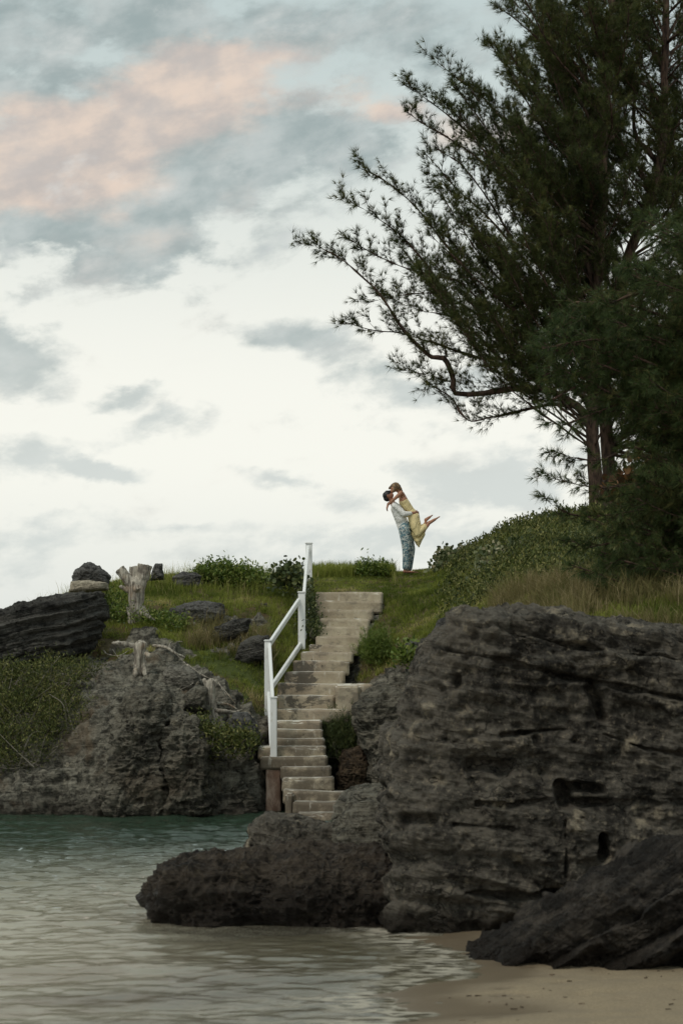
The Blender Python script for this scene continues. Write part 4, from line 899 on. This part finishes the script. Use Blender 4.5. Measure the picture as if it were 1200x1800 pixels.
limbsA = [
 (Lb([(1040, 760), (1024, 722), (1002, 706), (975, 690), (958, 684), (900, 684), (850, 690), (800, 690), (797, 668), (789, 645), (778, 630), (757, 628), (738, 612), (715, 590), (697, 565), (672, 520), (640, 490), (610, 465), (585, 448), (560, 436), (543, 431)], DA, DA-1.2), .13),
 (Lb([(962, 686), (940, 665), (910, 645), (880, 632), (845, 628), (800, 615), (750, 600), (700, 587), (660, 583), (604, 566)], DA, DA-.5), .075),
 (Lb([(925, 655), (912, 632), (895, 600), (880, 572), (850, 535), (825, 512), (800, 492), (760, 484), (700, 468), (660, 450), (616, 422)], DA, DA+.3), .065),
 (Lb([(880, 632), (850, 600), (820, 570), (790, 530), (760, 480), (730, 440), (695, 405), (650, 375), (604, 350)], DA, DA-.9), .05),
 (Lb([(900, 610), (860, 540), (815, 470), (775, 420), (735, 370), (690, 325), (652, 302), (632, 294)], DA, DA+.9), .05),
 (Lb([(1016, 714), (985, 712), (960, 712), (900, 727), (860, 735), (828, 741), (810, 725), (795, 700), (772, 684), (756, 676)], DA, DA-.6), .055),
 (Lb([(797, 672), (770, 664), (740, 657), (706, 648)], DA-.3, DA-.4), .018),
 (Lb([(1000, 706), (985, 700), (950, 705), (925, 690), (928, 660), (905, 640), (860, 640)], DA, DA+.4), .03),
 (Lb([(1042, 680), (990, 560), (930, 470), (860, 385), (800, 330), (748, 272)], DA, DA+.2), .07),
 (Lb([(1046, 600), (1000, 470), (930, 350), (850, 255), (770, 190), (712, 150)], DA, DA-.5), .07),
 (Lb([(930, 350), (870, 300), (800, 250), (740, 215), (718, 195)], DA-.2, DA-.8), .03),
 (Lb([(1050, 540), (1010, 400), (940, 280), (860, 185), (800, 135), (764, 104)], DA, DA+.5), .07),
 (Lb([(1054, 470), (1030, 320), (970, 190), (910, 112), (856, 78)], DA, DA), .06),
 (Lb([(1060, 400), (1040, 230), (980, 110), (920, 45), (876, 12)], DA, DA-.6), .06),
 (Lb([(1062, 300), (1030, 130), (970, 10), (910, -70)], DA, DA+.6), .05),
 (Lb([(900, 420), (850, 340), (810, 290), (768, 262)], DA, DA+.6), .03),
 (Lb([(850, 560), (780, 520), (700, 520), (650, 530)], DA, DA-.3), .022),
 (Lb([(958, 684), (920, 610), (900, 540), (880, 470), (850, 420)], DA, DA-.5), .05),
 (Lb([(940, 665), (880, 600), (800, 560), (730, 545), (690, 525)], DA, DA+.5), .03)]
tree('tall dark pine leaning its long bare-armed limbs left over the couple', trunksA, limbsA, auto_limbs(150, polyA, trA, DA, 2.6, 4), 50)
trB = [(1070, 930), (1070, 830), (1063, 720), (1066, 600), (1100, 460), (1150, 330), (1165, 230), (1168, 100), (1170, -120)]
polyB = [(930, 420), (900, 300), (890, 160), (900, 20), (930, -110), (1340, -110), (1340, 800), (1110, 800), (1090, 700), (990, 600)]
limbsB = [(Lb([(1165, 300), (1140, 270), (1118, 240), (1112, 190), (1120, 100), (1100, 0), (1090, -80)], 37.5, 37.3), .09),
          (Lb([(1066, 600), (1040, 480), (1000, 380), (960, 300), (940, 250)], 37.2, 37.8), .07)]
tree('second tall pine close behind the first with a thick fork near the top right', [(Lb(trB, 36.9, 37.5), .16, .07)], limbsB, auto_limbs(120, polyB, trB, 37.5, 2.4, 6, (.02, .055)), 51)
trC = [(1290, 960), (1285, 700), (1270, 400), (1260, 100), (1255, -120)]
polyC = [(1080, 300), (1040, 100), (1060, -110), (1500, -110), (1500, 850), (1150, 850), (1090, 640)]
tree('dark pine rising behind at the right edge of the grove', [(Lb(trC, 38.5, 38.5), .17, .07)], [], auto_limbs(80, polyC, trC, 38.5, 2.4, 8, (.02, .05)), 52)
# nearer, softer-looking tree whose trunk stands outside the picture on the right
DC = 22.5
trD = [(1400, 1130), (1395, 900), (1380, 700), (1370, 450), (1360, 300)]
polyD = [(945, 600), (990, 560), (1060, 520), (1100, 440), (1140, 385), (1320, 350), (1320, 1060), (1090, 1050), (1000, 1000), (1010, 930), (1075, 870), (1120, 800), (1060, 690), (975, 690)]
limbsD = [(Lb([(1380, 690), (1240, 640), (1100, 620), (1000, 640), (950, 660)], DC+.6, DC+.2), .025), (Lb([(1380, 690), (1240, 600), (1100, 570), (1010, 570), (945, 590)], DC+.6, DC+.5), .025), (Lb([(1380, 720), (1240, 680), (1100, 660), (1010, 680), (970, 700)], DC+.6, DC+.1), .025), (Lb([(1370, 640), (1240, 580), (1120, 540), (1020, 530), (985, 545)], DC+.6, DC+.7), .025),
          (Lb([(1395, 960), (1260, 960), (1130, 980), (1050, 1010)], DC+.6, DC+.1), .02), (Lb([(1395, 930), (1260, 920), (1140, 940), (1040, 960), (1000, 950)], DC+.6, DC+.4), .02),
          (Lb([(1390, 700), (1250, 690), (1120, 700), (1030, 730), (985, 745), (956, 728)], DC+.6, DC), .03),
          (Lb([(1390, 760), (1250, 740), (1120, 780), (1050, 810), (1000, 800), (975, 790)], DC+.6, DC+.2), .025),
          (Lb([(1395, 860), (1250, 840), (1130, 850), (1060, 860), (1000, 850), (955, 832)], DC+.6, DC), .025),
          (Lb([(1395, 900), (1250, 880), (1120, 900), (1050, 910), (1000, 905), (948, 875)], DC+.6, DC-.1), .025),
          (Lb([(1380, 700), (1250, 620), (1130, 600), (1020, 600), (950, 610)], DC+.6, DC-.2), .03),
          (Lb([(1380, 640), (1250, 540), (1150, 510), (1050, 540), (990, 570)], DC+.6, DC+.4), .03),
          (Lb([(1370, 560), (1280, 460), (1200, 420), (1150, 395), (1120, 385)], DC+.6, DC), .03)]
tree('near soft green pine whose branches hang in from the right edge', [(Lb(trD, DC+.6, DC+.6), .14, .06)], limbsD, auto_limbs(190, polyD, trD, DC+.6, 1.3, 12, (.010, .022), .25), 53,
     K=14, nl=.15, nw=.0065, twig_sp=.09, mat='needles_near', droop=.18, Lmax=.55, tsp=.06, side=.45, upb=.1)

# ================================================================== the couple
def skin_fn(c0, c1):
    return lambda b, pos, pr, out: {'Base Color': b.mix(b.noise(pos, 9, 4), c0, c1)}
M['skin_man'] = new_mat('tanned skin', skin_fn((.30, .135, .085), (.42, .21, .14)), .55, .35)
M['skin_woman'] = new_mat('fair skin', skin_fn((.36, .17, .10), (.48, .25, .16)), .55, .35)  # her own skin tone, a little lighter than the man's
M['shirt'] = new_mat('white linen', lambda b, pos, pr, out: {'Base Color': b.mix(b.noise(pos, 6), (.82, .82, .80), (.90, .90, .88)), 'Normal': bump(b, b.noise(b.scalev(pos, (1, 1, 2.2), (0, radians(30), 0)), 9, 4, .6, .6), .9, .03)}, .85, .2)
def trous(b, pos, pr, out):
    a = b.noise(b.scalev(pos, (1.3, 1.3, 1)), 17, 4, .65, 1.2); c = b.mix(b.sstep(a, .40, .54), (.020, .040, .075), (.16, .27, .31))
    c = b.mix(b.sstep(b.noise(b.scalev(pos, (1, 1, .8)), 21, 3, .6, 1.5), .50, .57), c, (.62, .64, .60))
    return {'Base Color': c, 'Normal': bump(b, b.noise(b.scalev(pos, (2, 2, .7)), 6, 4), .7, .03)}
M['trousers'] = new_mat('blue leaf print cotton', trous, .85, .2)
M['dress'] = new_mat('pale yellow satin', lambda b, pos, pr, out: {'Base Color': b.mix(b.noise(pos, 4), (.78, .64, .32), (.86, .73, .41)), 'Normal': bump(b, b.noise(b.scalev(pos, (3, 3, .6), (0, radians(-20), 0)), 5, 4, .6, .5), .9, .035)}, .45, .45)
M['hair_dark'] = new_mat('black hair', lambda b, pos, pr, out: {'Base Color': b.mix(b.noise(pos, 30), (.010, .010, .013), (.03, .028, .03))}, .5, .4)
M['hair_gold'] = new_mat('golden brown hair', lambda b, pos, pr, out: {'Base Color': b.mix(b.sstep(b.noise(b.scalev(pos, (2, 2, 1), (0, radians(40), 0)), 12, 5, .6), .35, .65), (.085, .052, .028), (.34, .22, .11)), 'Normal': bump(b, b.noise(b.scalev(pos, (4, 4, .6)), 14, 4), .9, .02)}, .5, .4)
DM = 37.0
foot_z = P(714, 1009.5, DM)[2]
gz = ground_at(712, DM)[2]+.015
def Z(zx, zy, dy=0.0):
    p = P(600+zx/5, 820+zy/5, DM); return np.array([p[0], DM+dy, p[2]+gz-foot_z])
def caps(lst): return [(Z(*a), ra, Z(*b_), rb) for a, ra, b_, rb in lst]
def fold(a, sc=5): return lambda co: a*fbm(co, (sc, sc, sc*.45), 3, .55, 5)
def hand(wr, tip, side, curl, r=.0085, up=(0, 0, 1)):
    """palm and five fingers as capsules: wr -> tip is the direction of the palm, side the direction across the knuckles"""
    d = nrm(np.array(tip)-wr); sd_ = nrm(np.array(side, float)); cu = nrm(np.array(curl, float)); out = []
    for k, (off, L) in enumerate(((-.030, .068), (-.010, .078), (.011, .073), (.030, .056))):
        kn = wr+d*.085+sd_*off; out.append((wr+d*.015+sd_*off*.6, .014, kn, .0115))
        m1 = kn+nrm(d+cu*.35)*L*.5; m2 = m1+nrm(d*.6+cu)*L*.5
        out += [(kn, r+.0015, m1, r+.0005), (m1, r+.0005, m2, r-.001)]
    t0 = wr+d*.03-sd_*.028; t1 = t0+nrm(d*.6-sd_*.9+cu*.4)*.035; t2 = t1+nrm(d*1.0-sd_*.25+cu*.5)*.035
    return out+[(t0, .013, t1, .0105), (t1, .0105, t2, .009)]
def foot(heel, toe, h=.030):
    heel = np.array(heel); toe = np.array(toe); d = nrm(toe-heel); s_ = np.array([0, 1., 0]); L = np.linalg.norm(toe-heel); out = [(heel, h, heel+d*L*.55, h*.75)]
    for k, (o_, q) in enumerate(((-.032, 1.0), (-.014, .99), (0, .95), (.014, .90), (.028, .84))):
        out.append((heel+d*L*.5+s_*o_*.6, h*.65, heel+d*L*.82*q+s_*o_, .016)); out.append((heel+d*L*.80*q+s_*o_, .014, heel+d*L*q+s_*o_, .010 if k else .013))
    return out
man = thing('person', 'barefoot man in white shirt and blue patterned trousers standing and lifting the woman', 'person')
neck_m, head_m = Z(447, 322), Z(412, 268)
B = [(Z(552, 560), .115, Z(522, 470), .105), (Z(522, 470, -.04), .11, Z(480, 380, -.07), .105), (Z(522, 470, .04), .11, Z(480, 380, .07), .105), (Z(468, 352, -.13), .062, Z(468, 352, .13), .062),
     (Z(462, 350), .07, neck_m, .055), (neck_m, .055, Z(430, 295), .055),
     (head_m, .088, Z(402, 262), .086), (Z(418, 268), .072, Z(434, 262), .060), (Z(428, 285), .045, Z(444, 268), .034), (Z(443, 252), .016, Z(450, 248), .011), (Z(446, 262), .014, Z(449, 265), .010),
     (Z(408, 278, -.083), .016, Z(405, 266, -.088), .018), (Z(408, 278, .083), .016, Z(405, 266, .088), .018)]
for s_, hx, kx, ax in ((-1, 545, 563, 560), (1, 568, 600, 596)):
    B += [(Z(hx, 565, s_*.085), .095, Z(kx, 725, s_*.10), .058), (Z(kx, 725, s_*.10), .060, Z(ax-4, 800, s_*.10), .054), (Z(ax-4, 800, s_*.10), .054, Z(ax, 912, s_*.10), .034)]
    B += [(Z(ax, 905, s_*.10), .036, Z(ax-8, 931, s_*.10), .030)]+foot(Z(ax-12, 932, s_*.10), Z(ax+76, 939, s_*.10), .030)
B += [(Z(464, 356, -.17), .052, Z(545, 432, -.20), .042), (Z(545, 432, -.20), .042, Z(640, 420, -.125), .030), (Z(464, 356, .17), .052, Z(545, 432, .20), .042), (Z(545, 432, .20), .042, Z(640, 424, .125), .030)]
wn = Z(642, 420, -.12); wf = Z(642, 426, .12)
B += hand(wn, Z(685, 418, -.02), (0, 0, -1), (-.25, 1, 0))+hand(wf, Z(685, 424, .03), (0, 0, -1), (-.25, -1, 0))
remesh('body', B, .0075, M['skin_man'], man, 1)
SH = [(Z(548, 545), .128, Z(520, 470), .122), (Z(520, 470, -.04), .122, Z(480, 380, -.075), .116), (Z(520, 470, .04), .122, Z(480, 380, .075), .116), (Z(467, 352, -.14), .072, Z(467, 352, .14), .072), (Z(464, 352), .078, Z(455, 338), .060),
      (Z(464, 358, -.17), .066, Z(545, 432, -.20), .058), (Z(545, 432, -.20), .058, Z(606, 426, -.15), .046), (Z(464, 358, .17), .066, Z(545, 432, .20), .058), (Z(545, 432, .20), .058, Z(606, 428, .15), .046)]
remesh('shirt', SH, .010, M['shirt'], man, 2, fold(.014))
TR = [(Z(552, 535, -.03), .128, Z(556, 590, -.05), .130), (Z(552, 535, .03), .128, Z(562, 590, .05), .130)]
for s_, hx, kx, ax in ((-1, 550, 570, 560), (1, 572, 606, 594)):
    TR += [(Z(hx, 570, s_*.075), .122, Z(kx, 730, s_*.095), .100), (Z(kx, 730, s_*.095), .100, Z(ax+2, 896, s_*.10), .072)]
remesh('trousers', TR, .010, M['trousers'], man, 2, fold(.016, 4))
HR = [(Z(404, 262), .094, Z(396, 262), .092), (Z(398, 285), .075, Z(396, 262), .08), (Z(402, 242), .066, Z(420, 236), .045), (Z(402, 300), .045, Z(398, 285), .06)]
remesh('hair', HR, .010, M['hair_dark'], man, 2, fold(.008, 14))
settle(man, Z(575, 940))
woman = thing('person', 'woman in pale yellow dress lifted off her feet, heels kicked up behind her', 'person')
hw = Z(466, 198)
B = [(Z(632, 450), .110, Z(588, 382), .088), (Z(588, 382, -.02), .090, Z(545, 310, -.05), .095), (Z(588, 382, .02), .090, Z(545, 310, .05), .095), (Z(527, 250, -.10), .050, Z(527, 250, .10), .050), (Z(545, 310), .10, Z(528, 256), .07),
     (Z(524, 248), .052, Z(500, 222), .045), (Z(500, 222), .045, Z(478, 208), .05), (hw, .084, Z(472, 196), .082), (Z(458, 210), .066, Z(446, 222), .050), (Z(450, 225), .034, Z(440, 232), .022), (Z(443, 215), .014, Z(438, 220), .010)]
for s_, kx, ky, ax, ay in ((-1, 668, 600, 758, 522), (1, 660, 590, 742, 502)):
    B += [(Z(636, 470, s_*.08), .090, Z(kx, ky, s_*.09), .055), (Z(kx, ky, s_*.09), .055, Z((kx+ax)/2+6, (ky+ay)/2+6, s_*.09), .050), (Z((kx+ax)/2+6, (ky+ay)/2+6, s_*.09), .050, Z(ax, ay, s_*.09), .037)]
B += [(Z(758, 522, -.09), .032, Z(768, 500, -.09), .032)]+foot(Z(766, 508, -.09), Z(858, 453, -.09), .040)
B += [(Z(742, 502, .09), .032, Z(740, 474, .09), .030)]+foot(Z(742, 474, .09), Z(799, 434, .10), .038)
B += [(Z(522, 243, -.13), .046, Z(462, 302, -.22), .034), (Z(462, 302, -.22), .034, Z(412, 345, -.09), .024), (Z(522, 243, .13), .046, Z(462, 290, .20), .034), (Z(462, 290, .20), .034, Z(408, 335, .07), .024)]
B += hand(Z(410, 346, -.085), Z(396, 385, -.06), (.2, 1, 0), (.6, .5, -.3))+hand(Z(406, 337, .065), Z(398, 372, .05), (.2, 1, 0), (.6, -.5, -.3))
remesh('body', B, .0075, M['skin_woman'], woman, 1)
DR = [(Z(634, 452), .128, Z(590, 382), .102), (Z(590, 382, -.02), .102, Z(548, 318, -.05), .106), (Z(590, 382, .02), .102, Z(548, 318, .05), .106), (Z(548, 318), .105, Z(540, 295), .085),
      (Z(634, 460, -.05), .128, Z(650, 540, -.07), .122), (Z(634, 460, .05), .128, Z(648, 540, .07), .122), (Z(650, 540, -.07), .122, Z(668, 600, -.09), .085), (Z(648, 540, .07), .122, Z(660, 596, .09), .085),
      (Z(668, 598, -.09), .078, Z(728, 545, -.09), .062), (Z(662, 592, .09), .075, Z(722, 532, .09), .060), (Z(700, 570, 0), .075, Z(728, 535, 0), .060),
      (Z(655, 600, 0), .11, Z(672, 660, 0), .065), (Z(672, 660, -.04), .065, Z(679, 712, -.02), .022), (Z(715, 605, 0), .055, Z(684, 690, 0), .030), (Z(725, 560, -.05), .045, Z(700, 640, -.04), .030), (Z(640, 600, 0), .08, Z(670, 690, 0), .035)]
remesh('dress', DR, .010, M['dress'], woman, 2, fold(.018, 4.5))
for s_ in (-1, 1):
    ST = Tubes(); ST.add(curve([Z(545, 292, s_*.075), Z(533, 258, s_*.085), Z(520, 232, s_*.075), Z(505, 262, s_*.08), Z(510, 300, s_*.08)]), .006, 6)
    ST.build('strap', M['dress'], woman)
HW = [(Z(476, 186), .104, Z(486, 192), .092), (Z(452, 180), .060, Z(474, 184), .085), (Z(486, 192), .090, Z(510, 208), .060), (Z(510, 208), .055, Z(528, 222), .032), (Z(450, 178), .045, Z(424, 196), .030), (Z(470, 200, -.06), .050, Z(458, 228, -.075), .026), (Z(424, 196), .028, Z(414, 206), .012)]
remesh('hair', HW, .009, M['hair_gold'], woman, 2, fold(.012, 12))
settle(woman, Z(640, 600))
